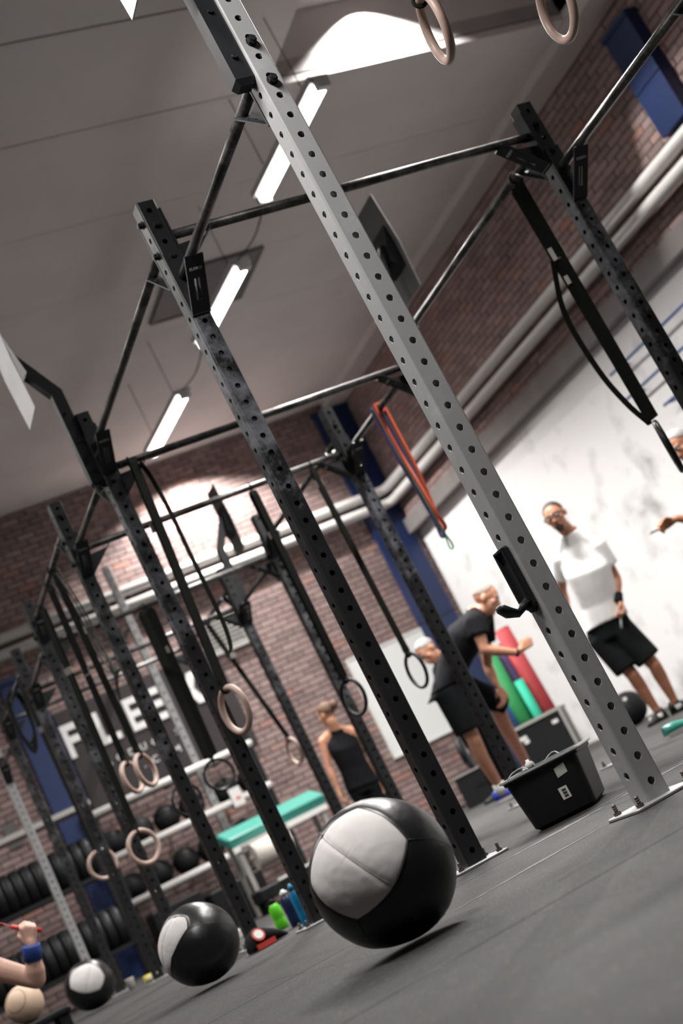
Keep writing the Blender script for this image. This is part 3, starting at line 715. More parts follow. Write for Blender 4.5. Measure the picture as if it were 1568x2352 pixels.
# bundle of straps at the left row
t = thing('strap_bundle', 'tangle of thin black straps tied to the front bar before the sign', 'strap', (0.0, 4.75, 1.8))
for k in range(5):
    y0 = 4.62 + 0.07 * k; a = V(-0.0175, y0, 2.44 - 2 * BR - 0.008)
    MB().ribbon(bez([a, a + V(0.03, 0.0, -0.2), V(0.05, 4.70 + 0.05 * k, 2.0 - 0.05 * k), V(0.03 + 0.02 * k, 4.62 + 0.03 * k, 1.72), V(0.02, 4.70 - 0.02 * k, 1.55 + 0.04 * k)], 6), (0.6, 0.8, 0), 0.02, 0.004).build('webbing', WEB, t)
MB().torus((-0.0176, 4.76, 2.44), (0, 1, 0), BR + 0.0075, 0.006, 20, 6).build('bar_loop', WEB, t)
MB().box((0.045, 4.66, 1.73), (0.03, 0.05, 0.05)).build('buckle', ZINC, t)
t = thing('coiled_band', 'coiled black band slung over the far front post', 'band', (0.0, 7.9, 2.1))
for k in range(3):
    MB().tube(bez([(0.0, 7.80 + .05 * k, 2.44 + BR + 0.030), (-0.055, 7.82 + .05 * k, 2.42), (-0.05, 7.9, 2.15), (0.0, 7.95, 1.98 + .04 * k), (0.06, 7.92, 2.15), (0.055, 7.82 + .05 * k, 2.42), (0.0, 7.80 + .05 * k, 2.44 + BR + 0.030)], 6), 0.014, 8).build('loop', WEB, t)

# loop bands on the right row
def loop_band(label, m, y, zb, dx, w):
    t = thing('loop_band', label, 'resistance band', (PXR, y, zb), None)
    top = V(PXR, y, 2.282)
    L = [top + V(0, 0, 0.029), top + V(-0.021, -0.003, 0.021), top + V(-0.030, -0.008, -0.004), top + V(-0.03, -0.02, -0.3), V(PXR - 0.035, y - 0.050, (2.28 + zb) / 2 - 0.1), V(PXR - 0.03, y - 0.058, zb + 0.12), V(PXR, y - 0.03, zb + 0.02), V(PXR + 0.0, y + 0.0 + dx, zb),
         V(PXR + 0.01, y + 0.03 + dx, zb + 0.03), V(PXR + 0.035, y + 0.05 + dx, zb + 0.16), V(PXR + 0.035, y + 0.014, (2.28 + zb) / 2), V(PXR + 0.031, y + 0.005, 2.25), top + V(0.030, 0.003, -0.004), top + V(0.021, 0, 0.021), top + V(0.002, 0.0, 0.029)]
    MB().ribbon(bez(L, 6), (0.05, 1, 0), w, 0.013 if w > 0.02 else 0.007).build('band', m, t)
    MB().torus(top, (0, 1, 0), BR + 0.009, 0.007, 20, 6).build('bar_knot', m, t)
    return t
loop_band('orange rubber loop band on the far bar', ORANGE, 3.438, 1.50, 0.0, 0.024)
loop_band('purple rubber loop band beside the orange one', PURPLE, 3.486, 1.475, 0.0, 0.024)
loop_band('thin green rubber loop band, lowest of the three', GREENR, 3.462, 1.39, 0.0, 0.010)

# ---------------------------------------------------------------- wall balls, tub, floor items
def wall_ball(name, label, c, R, corners, seam_ends, group='black and grey wall balls on the floor'):
    """soft medicine ball: one grey panel bounded by great circles through the corner directions, black panels round it, sunk seams"""
    c = V(c); t = thing(name, label, 'ball', (c.x, c.y, 0), group)
    rgt, upv = V(CAM_RIGHT), V(CAM_UP); tw = rgt.cross(upv)
    D = [(rgt * a + upv * b + tw * math.sqrt(max(0.02, 1 - a * a - b * b))).normalized() for a, b in corners]
    ax = sum(D, V(0, 0, 0)).normalized(); x, y, z = frame(ax, D[0])
    g2 = [(d.dot(x) / d.dot(z), d.dot(y) / d.dot(z)) for d in D]
    g2.sort(key=lambda p: math.atan2(p[1], p[0])); m = len(g2); n = 72
    def dirv(th, ph): return x * (math.sin(th) * math.cos(ph)) + y * (math.sin(th) * math.sin(ph)) + z * math.cos(th)
    ang = [math.atan2(p[1], p[0]) for p in g2]
    grid = [-math.pi + 2 * math.pi * (k + 0.37) / n for k in range(n)]
    phs = sorted([g for g in grid if min(abs(g - a) for a in ang) > 0.02] + ang); n = len(phs)
    def cap_ang(ph):
        for i in range(m):
            a0, a1 = ang[i], ang[(i + 1) % m] + (2 * math.pi if i == m - 1 else 0)
            q = ph if ph >= ang[0] - 1e-9 else ph + 2 * math.pi
            if a0 - 1e-9 <= q <= a1 + 1e-9:
                (px, py), (qx, qy) = g2[i], g2[(i + 1) % m]
                ex, ey = qx - px, qy - py; den = math.cos(q) * ey - math.sin(q) * ex
                bulge = 1 + 0.05 * math.sin(math.pi * (q - a0) / (a1 - a0))
                return math.atan((px * ey - py * ex) / den * bulge)
    CA = [cap_ang(p) for p in phs]
    def rad(d, k=1.0):
        puff = 1 + 0.010 * noise.noise(d * 2.6) + 0.004 * noise.noise(d * 9.0)
        flat = 1 - 0.035 * max(0, -d.z - 0.80) / 0.20
        return R * puff * flat * k
    gp, bl, s, s2 = MB(), MB(), MB(), MB()
    e0 = (rgt * seam_ends[0][0] + upv * seam_ends[0][1] + tw * math.sqrt(max(0.01, 1 - seam_ends[0][0] ** 2 - seam_ends[0][1] ** 2))).normalized()
    e1 = (rgt * seam_ends[1][0] + upv * seam_ends[1][1] + tw * math.sqrt(max(0.01, 1 - seam_ends[1][0] ** 2 - seam_ends[1][1] ** 2))).normalized()
    nrm = e0.cross(e1).normalized()
    def crease(d):
        q = abs(d.dot(nrm)); pk = 0.0035 * noise.noise(V(d.dot(e0 - e1) * 26, q * 3, 0)) * max(0, 1 - q / 0.22)
        return 1.004 - 0.014 * math.exp(-(q / 0.035) ** 2) + pk
    gp.loft([[c + (lambda d: d * rad(d, crease(d) - 0.012 * (i / 22) ** 10))(dirv(CA[j] * max(i / 22, 0.006), phs[j])) for j in range(n)] for i in range(23)], 0, True, True).build('grey_panel', VING, t)
    bl.loft([[c + (lambda d: d * rad(d, 1.0 - 0.010 * (1 - i / 26) ** 12))(dirv(CA[j] + (math.pi * 0.995 - CA[j]) * i / 26, phs[j])) for j in range(n)] for i in range(27)], 0, True, True).build('black_panels', VINB, t)
    s.tube([c + (lambda d: d * rad(d, crease(d) + 0.001))((e0 * (1 - k / 24) + e1 * (k / 24)).normalized()) for k in range(1, 24)], R * 0.004, 6)
    s.build('centre_seam', SEAM, t)
    s2.tube([c + (lambda d: d * rad(d, 0.994))(dirv(CA[j], phs[j])) for j in range(n)], R * 0.006, 6, closed=True)
    for i in range(0, m, 2):
        a = ang[i]; ca = cap_ang(a)
        s2.tube([c + (lambda d: d * rad(d, 0.997))(dirv(ca + (2.8 - ca) * k / 16, a)) for k in range(17)], R * 0.006, 6)
    s2.tube([c + (lambda d: d * rad(d, 0.997))(dirv(1.95, 2 * math.pi * j / 40)) for j in range(40)], R * 0.006, 6, closed=True)
    s2.build('panel_seam', BLACK, t)
    return t
wall_ball('wall_ball', 'large black and grey wall ball nearest the camera, before the second post', (-0.778, -0.156, 0.160), 0.159, [(0.31, 0.62), (0.11, 0.07), (-0.35, -0.39), (-0.97, -0.07), (-0.82, 0.54), (-0.34, 0.92)], [(0.11, 0.07), (-0.83, 0.53)])
wall_ball('wall_ball', 'second wall ball with its grey panel at the left side, behind the largest', (-0.645, 2.406, 0.164), 0.157, [(-0.28, 0.82), (-0.20, 0.62), (-0.58, -0.10), (-0.56, -0.72), (-0.92, -0.34), (-0.97, 0.18), (-0.72, 0.66)], [(-0.60, 0.70), (-0.75, -0.45)])
wall_ball('wall_ball', 'third wall ball, smallest in view, grey panel on top', (-0.419, 7.220, 0.182), 0.175, [(-0.68, 0.60), (-0.64, 0.13), (0.0, 0.02), (0.55, 0.12), (0.68, 0.54), (0.1, 0.97)], [(0.1, 0.95), (0.0, 0.03)])
# leather ball on a low black step
c = V(*(-1.014, 5.669, 0.268)); R = 0.113
t = thing('low_step', 'low black step under the tan leather ball', 'step', (c.x, c.y, 0))
zt = c.z - R
MB().rbox((c.x, c.y, zt - 0.02), (0.42, 0.42, 0.04), 0.03).build('tread', RUBBER, t)
for sx in (-1, 1):
    for sy in (-1, 1): MB().box((c.x + sx * 0.16, c.y + sy * 0.16, (zt - 0.04) / 2), (0.06, 0.06, zt - 0.04)).build('foot', RUBBER, t)
t = thing('leather_ball', 'tan leather ball with a curved seam at the lower left corner', 'ball', (c.x, c.y, zt))
MB().ell(c, R, 32).build('cover', LEATH, t)
vd = (V(CAM_LOC) - c).normalized(); ux, uy = V(CAM_RIGHT), V(CAM_UP)
cc = vd * 0.45 - ux * 0.30 + uy * 0.10; cc.normalize(); x, y, z = frame(cc)
MB().tube([c + (z * math.cos(0.62) + (x * math.cos(a) + y * math.sin(a)) * math.sin(0.62)) * R * 1.002 for a in [i * 2 * math.pi / 40 for i in range(40)]], 0.0014, 6, closed=True).build('seam', SEAM, t)

# black tub behind the silver post
t = thing('storage_tub', 'black plastic tub with pale rim and two stickers behind the silver post', 'tub', (0.412, 1.175, 0))
def tub(off, z):
    cx, cy = 0.412, 1.175; s = 0.5 + 0.085 * z / 0.185; o = []
    ax, ay = V(0.80, -0.60, 0), V(0.60, 0.80, 0)
    w, d, r = 0.222 * s + off, 0.36 * s + off, 0.035
    w *= 1.0
    for qx, qy, a0 in ((1, 1, 0), (-1, 1, 90), (-1, -1, 180), (1, -1, 270)):
        for k in range(5):
            a = math.radians(a0 + 22.5 * k)
            o.append(V(cx, cy, z) + ax * (qx * (w - r) + math.cos(a) * r) + ay * (qy * (d - r) + math.sin(a) * r))
    return o
TH = 0.190
MB().loft([tub(-0.012, 0.002), tub(0, 0.014), tub(0, TH - 0.018), tub(0.006, TH - 0.016), tub(0.006, TH), tub(-0.006, TH), tub(-0.010, 0.02)], 0, True, False).build('body', BIN, t)
MB().loft([tub(0.007, TH - 0.006), tub(0.016, TH - 0.002), tub(0.014, TH + 0.004), tub(-0.006, TH + 0.004), tub(-0.006, TH - 0.002)], 0, False, False).build('rim', BINR, t)
axx, ayy = V(0.80, -0.60, 0), V(0.60, 0.80, 0)
def on_tub(u, z, out=0.001):
    s = 0.5 + 0.085 * z / 0.185
    return V(0.412, 1.175, z) + axx * u - ayy * (0.36 * s + out)
def sticker(u0, u1, z0, z1, m, name, skew=0.0, out=0.0008):
    vs = [on_tub(u0, z0, out), on_tub(u1, z0 + skew, out), on_tub(u1 + skew * .3, z1 + skew, out), on_tub(u0 + skew * .3, z1, out)]
    nn = -ayy * 0.0006
    return MB().add(vs + [v + nn for v in vs], [(0, 1, 2, 3), (7, 6, 5, 4), (0, 4, 5, 1), (1, 5, 6, 2), (2, 6, 7, 3), (3, 7, 4, 0)]).build(name, m, t)
sticker(0.040, 0.078, 0.128, 0.160, PAPER, 'paper_sticker', 0.006)
sticker(0.022, 0.052, 0.058, 0.098, PAPERW, 'barcode_label')
for k, (za, zb_) in enumerate(((0.064, 0.071), (0.074, 0.081), (0.084, 0.091))): sticker(0.031, 0.045, za, zb_, INK, 'label_print', 0, 0.0016)
for s, u in ((-1, -0.045), (1, 0.045)):
    hp = [V(0.412, 1.175, TH) + axx * (u * 2.2 * 0 + s * 0.0 + k[0]) - ayy * (0.36 * 0.587 + 0.012 - k[1]) + V(0, 0, k[2]) for k in ((-0.105 if s < 0 else 0.03, 0.0, 0.004), (-0.085 if s < 0 else 0.05, 0.02, 0.016), (-0.05 if s < 0 else 0.07, 0.02, 0.018), (-0.028 if s < 0 else 0.085, 0.0, 0.005))]
    MB().tube(bez(hp, 6), 0.0022, 6).build('rim_lip', BINR, t)
def bottle(name, label, c, h, r, m, mc, cat='bottle'):
    c = V(c); t = thing(name, label, cat, c)
    MB().lathe(c, (0, 0, 1), [(r * 0.9, 0.0), (r, 0.006), (r, h * 0.28), (r * 0.92, h * 0.34), (r, h * 0.40), (r, h * 0.68), (r * 0.6, h * 0.82), (r * 0.5, h * 0.84)], 20).build('body', m, t)
    MB().lathe(c + V(0, 0, h * 0.84), (0, 0, 1), [(r * 0.62, 0.0), (r * 0.62, h * 0.10), (r * 0.3, h * 0.12), (r * 0.26, h * 0.16)], 16).build('cap', mc, t)
    return t
bottle('water_bottle', 'blue bottle with white cap standing in the black tub', (0.385, 1.245, 0.023), 0.20, 0.022, BOTCOB, CAPW)
bottle('water_bottle', 'slim light blue bottle standing by the foot of the third front post', (0.02, 3.22, 0), 0.205, 0.022, BOTBLUE, BOTBLUE)
bottle('water_bottle', 'bright green bottle on the floor beside the navy one', (0.225, 4.35, 0), 0.17, 0.034, BOTGRN, BLACKM)
bottle('water_bottle', 'navy bottle with white top between the green and light blue bottles', (0.16, 3.85, 0), 0.19, 0.033, BOTNAVY, CAPW)
bottle('water_bottle', 'cobalt blue bottle with white cap behind the second wall ball', (0.03, 6.2, 0), 0.22, 0.036, BOTCOB, CAPW)
def shoe(parent, name, heel, toe, m, ms, w=0.05, h=0.075, stripes=None):
    heel, toe = V(heel), V(toe); d = (toe - heel); L = d.length; u = d.normalized(); s = V(0, 0, 1).cross(u).normalized(); up = V(0, 0, 1)
    base = V(heel.x, heel.y, 0) if True else heel
    prof = [(0.0, 0.55, 0.55, 1.0), (0.06, 0.75, 0.75, 1.10), (0.2, 0.80, 0.8, 1.12), (0.4, 0.78, 0.78, 0.92), (0.6, 0.98, 0.95, 0.62), (0.8, 1.0, 0.92, 0.48), (0.93, 0.75, 0.66, 0.38), (1.0, 0.35, 0.3, 0.28)]
    up_r, so_r = [], []
    z0 = min(heel.z, toe.z)
    for t_, wb, wt, hh in prof:
        c = lerp(heel, toe, t_)
        so_r.append([c + s * (a * w * wb) + up * zz for a, zz in ((-1, 0.0), (1, 0.0), (1.02, 0.022), (-1.02, 0.022))])
        r = []
        for k in range(9):
            a = math.pi * k / 8; r.append(c + s * (math.cos(a) * w * wb * 0.96) + up * (0.018 + math.sin(a) ** 0.8 * (h * hh - 0.018)))
        up_r.append(r)
    o = MB().loft(up_r, 0, True, True).build(name, m, parent, heel)
    MB().loft(so_r, 0, True, False).build('sole', ms, o)
    if stripes:
        q = MB()
        for k in range(3):
            c = lerp(heel, toe, 0.42 + 0.09 * k)
            for sg in (-1, 1): q.box(c + s * (sg * w * 0.80) + up * 0.040, (0.010, 0.010, 0.034), 0, ((u * 0.9 + up * 0.4).normalized(), s, (up * 0.9 - u * 0.4).normalized()))
        q.build('stripes', stripes, o)
    return o
# black and red slipper-like pouch on the floor
pa, pb = V(-0.245, 3.28, 0.0), V(-0.07, 3.36, 0.0)
t = thing('floor_pouch', 'black pouch with red patches lying at the foot of the fourth front post', 'pouch', pa)
u = (pb - pa).normalized(); s = V(0, 0, 1).cross(u)
rings = []
for q, wq, hq in ((-0.1, 0.02, 0.03), (0.05, 0.05, 0.085), (0.3, 0.065, 0.10), (0.6, 0.06, 0.075), (0.85, 0.045, 0.05), (1.15, 0.012, 0.018)):
    c = lerp(pa, pb, q); rings.append([c + s * (wq * math.cos(2 * math.pi * k / 14)) + V(0, 0, max(0.003, hq / 2 + hq / 2 * math.sin(2 * math.pi * k / 14))) for k in range(14)])
MB().loft(rings, 0, True, True).build('bag', CLOTHB, t)
c = lerp(pa, pb, 0.12) - s * 0.052 + V(0, 0, 0.066); nn = (-s * 0.9 + V(0, 0, 0.45) - u * 0.2).normalized()
MB().cyl(c - nn * 0.006, c + nn * 0.004, 0.031, 20).build('red_patch', RED, t); MB().cyl(c, c + nn * 0.006, 0.022, 20).build('white_patch', CAPW, t)
MB().box(lerp(pa, pb, 0.22) - s * 0.058 + V(0, 0, 0.016), (0.11, 0.012, 0.024), 0, (u, s, V(0, 0, 1))).build('red_edge', RED, t)
t = thing('yellow_block', 'small yellow block on the floor behind the third wall ball', 'block', (0.12, 7.9, 0))
MB().rbox((0.12, 7.9, 0.025), (0.13, 0.06, 0.05), 0.012).build('block', YELL, t); MB().box((0.12, 7.868, 0.028), (0.09, 0.004, 0.02)).build('groove', CAPW, t)
t = thing('paper_cup', 'small white cup on the floor right of the third wall ball', 'cup', (-0.03, 8.0, 0))
MB().lathe((-0.03, 8.0, 0), (0, 0, 1), [(0.028, 0), (0.036, 0.085), (0.038, 0.088), (0.034, 0.088), (0.027, 0.006)], 18).build('cup', CAPW, t)
t = thing('chalk_block', 'white chalk block on the floor right of the second wall ball', 'chalk', (0.596, 6.717, 0.030))
c = WORLD[t.name]; t.location.z = 0; WORLD[t.name] = V(c.x, c.y, 0)
MB().rbox((c.x, c.y, 0.03), (0.07, 0.06, 0.06), 0.01).build('block', CREAM, t); MB().box((c.x, c.y - 0.031, 0.03), (0.05, 0.003, 0.035)).build('wrapper', PAPERW, t)

# ---------------------------------------------------------------- back of the room
SY = FB - 0.035
t = thing('wall_sign', 'dark lettered sign board on the brick wall behind the rig', 'sign', (2.05, SY, 1.72))
MB().span((1.03, SY, 1.72), (3.05, FB - 0.001, 2.95)).build('board', SIGNM, t)
LY = SY - 0.001
def block_letter(name, x, z, w, h, strokes):
    b = MB()
    for x0_, z0_, x1_, z1_ in strokes: b.span((x + x0_ * w, LY - 0.012, z + z0_ * h), (x + x1_ * w, LY, z + z1_ * h))
    return b.build('letter', WHITEL, t)
s_ = 0.30
block_letter('f', *(1.03, 2.40, 0.21, 0.385), [(0, 0, s_, 1), (s_, .80, 1, 1), (s_, .42, .86, .62)])
block_letter('l', *(1.40, 2.40, 0.245, 0.385), [(0, 0, s_, 1), (s_, 0, 1, .2)])
block_letter('e', *(1.785, 2.40, 0.185, 0.385), [(0, 0, s_, 1), (s_, 0, 1, .2), (s_, .8, 1, 1), (s_, .4, .88, .6)])
block_letter('e', *(2.09, 2.40, 0.19, 0.385), [(1 - s_, 0, 1, 1), (0, 0, 1 - s_, .2), (0, .8, 1 - s_, 1), (.12, .4, 1 - s_, .6)])
kx, kz, kw, kh = (2.44, 2.40, 0.27, 0.385)
b = MB().span((kx, LY - 0.012, kz), (kx + s_ * kw, LY, kz + kh))
for sg in (1, -1):
    zm = kz + kh * 0.5; ze = kz + (kh if sg > 0 else 0)
    vs = [(kx + s_ * kw, zm - sg * 0.02), (kx + kw * 0.62, ze), (kx + kw, ze), (kx + s_ * kw + 0.10, zm + sg * 0.0)]
    b.add([(a, LY - 0.012, z) for a, z in vs] + [(a, LY, z) for a, z in vs], [(0, 1, 2, 3), (7, 6, 5, 4), (0, 4, 5, 1), (1, 5, 6, 2), (2, 6, 7, 3), (3, 7, 4, 0)])
b.build('letter', WHITEL, t)
def sign_line(txt, x, z, size, step):
    for k, chx in enumerate(txt):
        me = text_mesh(chx, size, 0.012); me.name = 'small_letter'; me.materials.clear(); me.materials.append(WHITEL)
        o = link('small_letter', me, t, (x + (k - (len(txt) - 1) / 2) * step, LY - 0.006, z)); o.rotation_euler = (math.pi / 2, 0, 0)
sign_line('PRODUCTS', *(1.735, 2.205, 0.115), 0.141); sign_line('.COM', *(1.94, 2.02, 0.115), 0.137)

# louvre vent
t = thing('wall_vent', 'grey louvred vent on the brick wall behind a rig post', 'vent', (3.24, FB, 2.84))
f = MB(); x0, x1, z0, z1 = 2.96, 3.50, 2.83, 3.31; y0, y1 = FB - 0.05, FB - 0.001
f.span((x0, y0, z0), (x0 + 0.03, y1, z1)).span((x1 - 0.03, y0, z0), (x1, y1, z1)).span((x0 + .03, y0, z0), (x1 - .03, y1, z0 + 0.05)).span((x0 + .03, y0, z1 - 0.03), (x1 - .03, y1, z1))
f.build('frame', VENTM, t)
MB().span((x0 + .03, FB - 0.008, z0 + .05), (x1 - .03, FB - 0.001, z1 - .03)).build('shade_backing', BLACKM, t)  # black sheet stands in for the shade between the slats
for k in range(8):
    z = z0 + 0.075 + k * 0.05
    MB().box(((x0 + x1) / 2, FB - 0.032, z), (x1 - x0 - 0.062, 0.040, 0.006), 0, (V(1, 0, 0), V(0, 0.8, 0.6), V(0, -0.6, 0.8))).build('slat', VENTM, t)
# whiteboard
t = thing('whiteboard', 'large whiteboard on the brick wall left of the bent man in black', 'whiteboard', (5.05, FB, 0.9))
MB().span((4.50, FB - 0.03, 0.88), (5.55, FB - 0.001, 2.15)).build('panel', BOARDW, t)
f = MB()
f.span((4.48, FB - 0.036, 0.86), (5.57, FB - 0.002, 0.88)).span((4.48, FB - 0.036, 2.15), (5.57, FB - 0.002, 2.17)).span((4.48, FB - 0.036, 0.88), (4.50, FB - 0.002, 2.15)).span((5.55, FB - 0.036, 0.88), (5.57, FB - 0.002, 2.15))
f.build('frame', CAPW, t)
t = thing('wall_panel', 'small grey panel on the brick wall at the left edge', 'panel', (0.12, FB, 1.76))
MB().span((0.06, FB - 0.025, 1.77), (0.20, FB - 0.001, 2.05)).build('panel', GREYP, t); MB().span((0.075, FB - 0.029, 1.79), (0.185, FB - 0.024, 2.03)).build('face', GREYP, t)
# blue wall bars at the right
t = thing('wall_bars', 'blue wall bars fixed high on the white wall', 'wall bars', (XR, 6.3, 2.5))
for z in (2.40, 2.68, 2.96):
    MB().cyl((XR - 0.14, 5.2, z), (XR - 0.14, 7.05 if z > 2.5 else 6.6, z), 0.014, 10).build('rung', MATTEAL if False else BOTCOB, t)
for y in (5.3, 6.9 ):
    b = MB()
    for z in (2.40, 2.68, 2.96): b.cyl((XR - 0.14, min(y, 6.55) if z < 2.5 else y, z), (XR - 0.001, min(y, 6.55) if z < 2.5 else y, z), 0.012, 8)
    b.build('bracket', BOTCOB, t)

# light grey post at the back wall and storage shelf
t = thing('perforated_upright', 'pale grey perforated upright against the back wall', 'upright', (2.13, 11.6, 0))
o = link('post', UP, t, (2.13, 11.6, 0)); o.scale = (1.1, 1.1, 4.18 / ZT); o.material_slots[0].link = 'OBJECT'; o.material_slots[0].material = SILV
MB().rbox((2.13, 11.6, 0.005), (0.2, 0.2, 0.01), 0.01).build('base_plate', BASEM, t)
MB().span((2.10, 11.64, 3.4), (2.16, FB - 0.006, 3.46)).build('wall_arm', SILV, t)
t = thing('storage_shelf', 'storage shelf with white tube rails below the sign', 'shelf', (1.6, 11.6, 0))
for x in (0.86, 2.72):
    for y in (11.45, 11.95): MB().box((x, y, 0.9), (0.05, 0.05, 1.8)).build('post', BLACK, t)
SHZ = (0.68, 1.175, 1.675)
for z in SHZ:
    MB().cyl((0.84, 11.42, z), (2.74, 11.42, z), 0.042, 14).build('front_rail', PIPEW, t)
    MB().cyl((0.84, 11.95, z + 0.02), (2.74, 11.95, z + 0.02), 0.03, 10).build('rear_rail', BLACK, t)
    for x in (1.2, 1.8, 2.4): MB().box((x, 11.68, z - 0.02), (0.05, 0.50, 0.02)).build('cross_bar', BLACK, t)
k = 0
def med_ball(c, r, label, m=RUBBER):
    t = thing('medicine_ball', label, 'ball', (c[0], c[1], c[2] - r), 'black medicine balls on the storage shelf')
    MB().ell(c, r, 20).build('cover', m, t)
    MB().torus(c, (0.2, 0.5, 1), r * 0.995, 0.004, 30, 6).build('seam', BLACK, t)
for zi, z in enumerate(SHZ[:2]):
    for xi, x in enumerate((0.99, 1.30, 1.61, 1.91, 2.335, 2.635)):
        med_ball((x, 11.69, z + 0.035 + 0.132), 0.148, 'black medicine ball on the %s shelf rail, %s from the left' % ('lowest' if zi == 0 else 'middle', 'first second third fourth fifth sixth'.split()[xi]))
for x, hh in ((2.32, 0.20), (2.58, 0.16)):
    t = thing('price_card', 'white card with an orange mark hung on the middle shelf rail, %s' % ('left of the two' if x < 2.5 else 'right of the two'), 'card', (x, 11.37, 1.11))
    MB().box((x, 11.365, 1.17 + hh / 2 - 0.06), (0.13, 0.012, hh)).build('card', PAPERW, t)
    MB().box((x + 0.01, 11.3585, 1.17 + hh * 0.4 - 0.06), (0.05, 0.004, 0.03)).build('mark', ORANGE, t)
for bi, (bx, by, bw, bh) in enumerate(((1.15, 11.05, 0.56, 0.50), (1.78, 11.02, 0.60, 0.42))):
    t = thing('foam_box', 'black foam jump box on the floor before the shelf, %s' % ('taller of the two', 'lower and wider of the two')[bi], 'box', (bx, by, 0), 'black jump boxes before the shelf')
    MB().rbox((bx, by, bh / 2), (bw, 0.36, bh), 0.03).build('body', RUBBER, t)
    MB().box((bx, by - 0.181, bh * 0.62), (0.14, 0.006, 0.035)).build('grip_strap', WEB, t)
# padded bench with paper roll
t = thing('padded_table', 'teal padded table with a white paper roll beside the shelf', 'table', (2.16, 10.0, 0))
ax = V(1, 0, 0); sl = V(0, 0.93, 0.36)
MB().rbox((2.16, 10.05, 0.78), (1.08, 0.34, 0.10), 0.03, 0, (ax, V(0, 0.95, 0.31), V(0, -0.31, 0.95))).build('pad', TEALP, t)
MB().box((2.16, 9.90, 0.655), (1.04, 0.03, 0.055)).build('edge_rail', CAPW, t)
for x in (1.70, 2.62):
    MB().box((x, 9.93, 0.33), (0.045, 0.045, 0.66)).build('leg', VENTM, t); MB().box((x, 10.22, 0.38), (0.045, 0.045, 0.76)).build('leg', VENTM, t)
MB().cyl((1.78, 9.82, 0.52), (2.16, 9.82, 0.52), 0.125, 24).build('paper_roll', CREAM, t)
MB().box((1.97, 9.88, 0.66), (0.5, 0.05, 0.03)).build('roll_holder', VENTM, t)
MB().cyl((1.74, 9.82, 0.52), (2.20, 9.82, 0.52), 0.016, 10).build('roll_axle', VENTM, t)
t = thing('step_platform', 'black step platform with white edge under the teal table', 'step', (1.85, 9.5, 0))
MB().rbox((1.85, 9.5, 0.17), (0.62, 0.34, 0.12), 0.03).build('platform', RUBBER, t)
MB().box((1.93, 9.325, 0.235), (0.36, 0.02, 0.022)).build('edge_strip', CAPW, t)
for sx in (-1, 1):
    for sy in (-1, 1): MB().box((1.85 + sx * .25, 9.5 + sy * .12, 0.055), (0.07, 0.06, 0.11)).build('foot', RUBBER, t)

# bumper plate rack at the left
t = thing('plate_rack', 'long two tier plate rack at the left edge', 'rack', (-0.1, 10.9, 0))
for z in (0.33, 1.05):
    for y in (10.75, 11.05): MB().box((-0.15, y, z), (1.75, 0.04, 0.04)).build('rail', BLACK, t)
for x in (-0.98, 0.68):
    for y in (10.72, 11.08): MB().box((x, y, 0.86), (0.05, 0.05, 1.72)).build('post', BLACK, t)
MB().box((-0.15, 10.9, 1.74), (1.80, 0.42, 0.05)).build('top_board', VENTM, t)
pm = None
ORD = 'first second third fourth fifth sixth seventh eighth ninth tenth eleventh twelfth thirteenth fourteenth fifteenth'.split()
BPR = 0.215
for ti, z in enumerate((0.33, 1.05)):
    for k in range(15):
        x = -0.90 + k * 0.103; c = V(x, 10.9, z + 0.155 + 0.042)
        prof = [(0.026, -0.042), (0.15, -0.036), (0.165, -0.043), (BPR - 0.01, -0.043), (BPR, -0.034), (BPR, 0.034), (BPR - 0.01, 0.043), (0.165, 0.043), (0.15, 0.036), (0.026, 0.042)]
        if pm is None:
            pm = [MB().lathe(c, (1, 0, 0), prof, 32).mesh('disc', BUMPER, c), MB().lathe(c, (1, 0, 0), [(0.03, -0.045), (0.03, 0.045)], 16).mesh('hub', ZINC, c)]
        pl = thing('bumper_plate', 'black bumper plate, %s from the right end of the %s rack tier' % (ORD[14 - k], 'lower' if ti == 0 else 'upper'), 'weight plate', c, 'bumper plates on the %s tier of the rack' % ('lower' if ti == 0 else 'upper'))
        link('disc', pm[0], pl, c); link('hub', pm[1], pl, c)

# mats in a black crate, box, ball near the white wall
CX, CY = 4.42, 8.45
cr = thing('mat_crate', 'black crate with pale marks holding rolled mats by the white wall', 'crate', (CX, CY, 0))
ax, ay = V(0.80, -0.60, 0), V(0.60, 0.80, 0)
MB().box((CX, CY, 0.06), (0.50, 0.40, 0.02), 0, (ax, ay, V(0, 0, 1))).build('floor_panel', BLACK, cr)
for sg in (-1, 1):
    MB().box(V(CX, CY, 0.25) - ay * (sg * 0.20), (0.50, 0.02, 0.40), 0, (ax, ay, V(0, 0, 1))).build('side_panel', BLACK, cr)
    MB().box(V(CX, CY, 0.25) + ax * (sg * 0.25), (0.02, 0.40, 0.40), 0, (ax, ay, V(0, 0, 1))).build('side_panel', BLACK, cr)
    MB().box(V(CX, CY, 0.465) - ay * (sg * 0.21), (0.54, 0.025, 0.03), 0, (ax, ay, V(0, 0, 1))).build('rim', VENTM, cr)
    MB().box(V(CX, CY, 0.24) - ay * 0.212 + ax * (sg * 0.255), (0.025, 0.025, 0.48), 0, (ax, ay, V(0, 0, 1))).build('corner_post', VENTM, cr)
for u0, w_, z_ in ((-0.17, 0.08, 0.36), (-0.15, 0.05, 0.32), (0.17, 0.06, 0.37)):
    MB().box(V(CX, CY, z_) - ay * 0.212 + ax * u0, (w_, 0.004, 0.035), 0, (ax, ay, V(0, 0, 1))).build('pale_mark', PAPERW, cr)
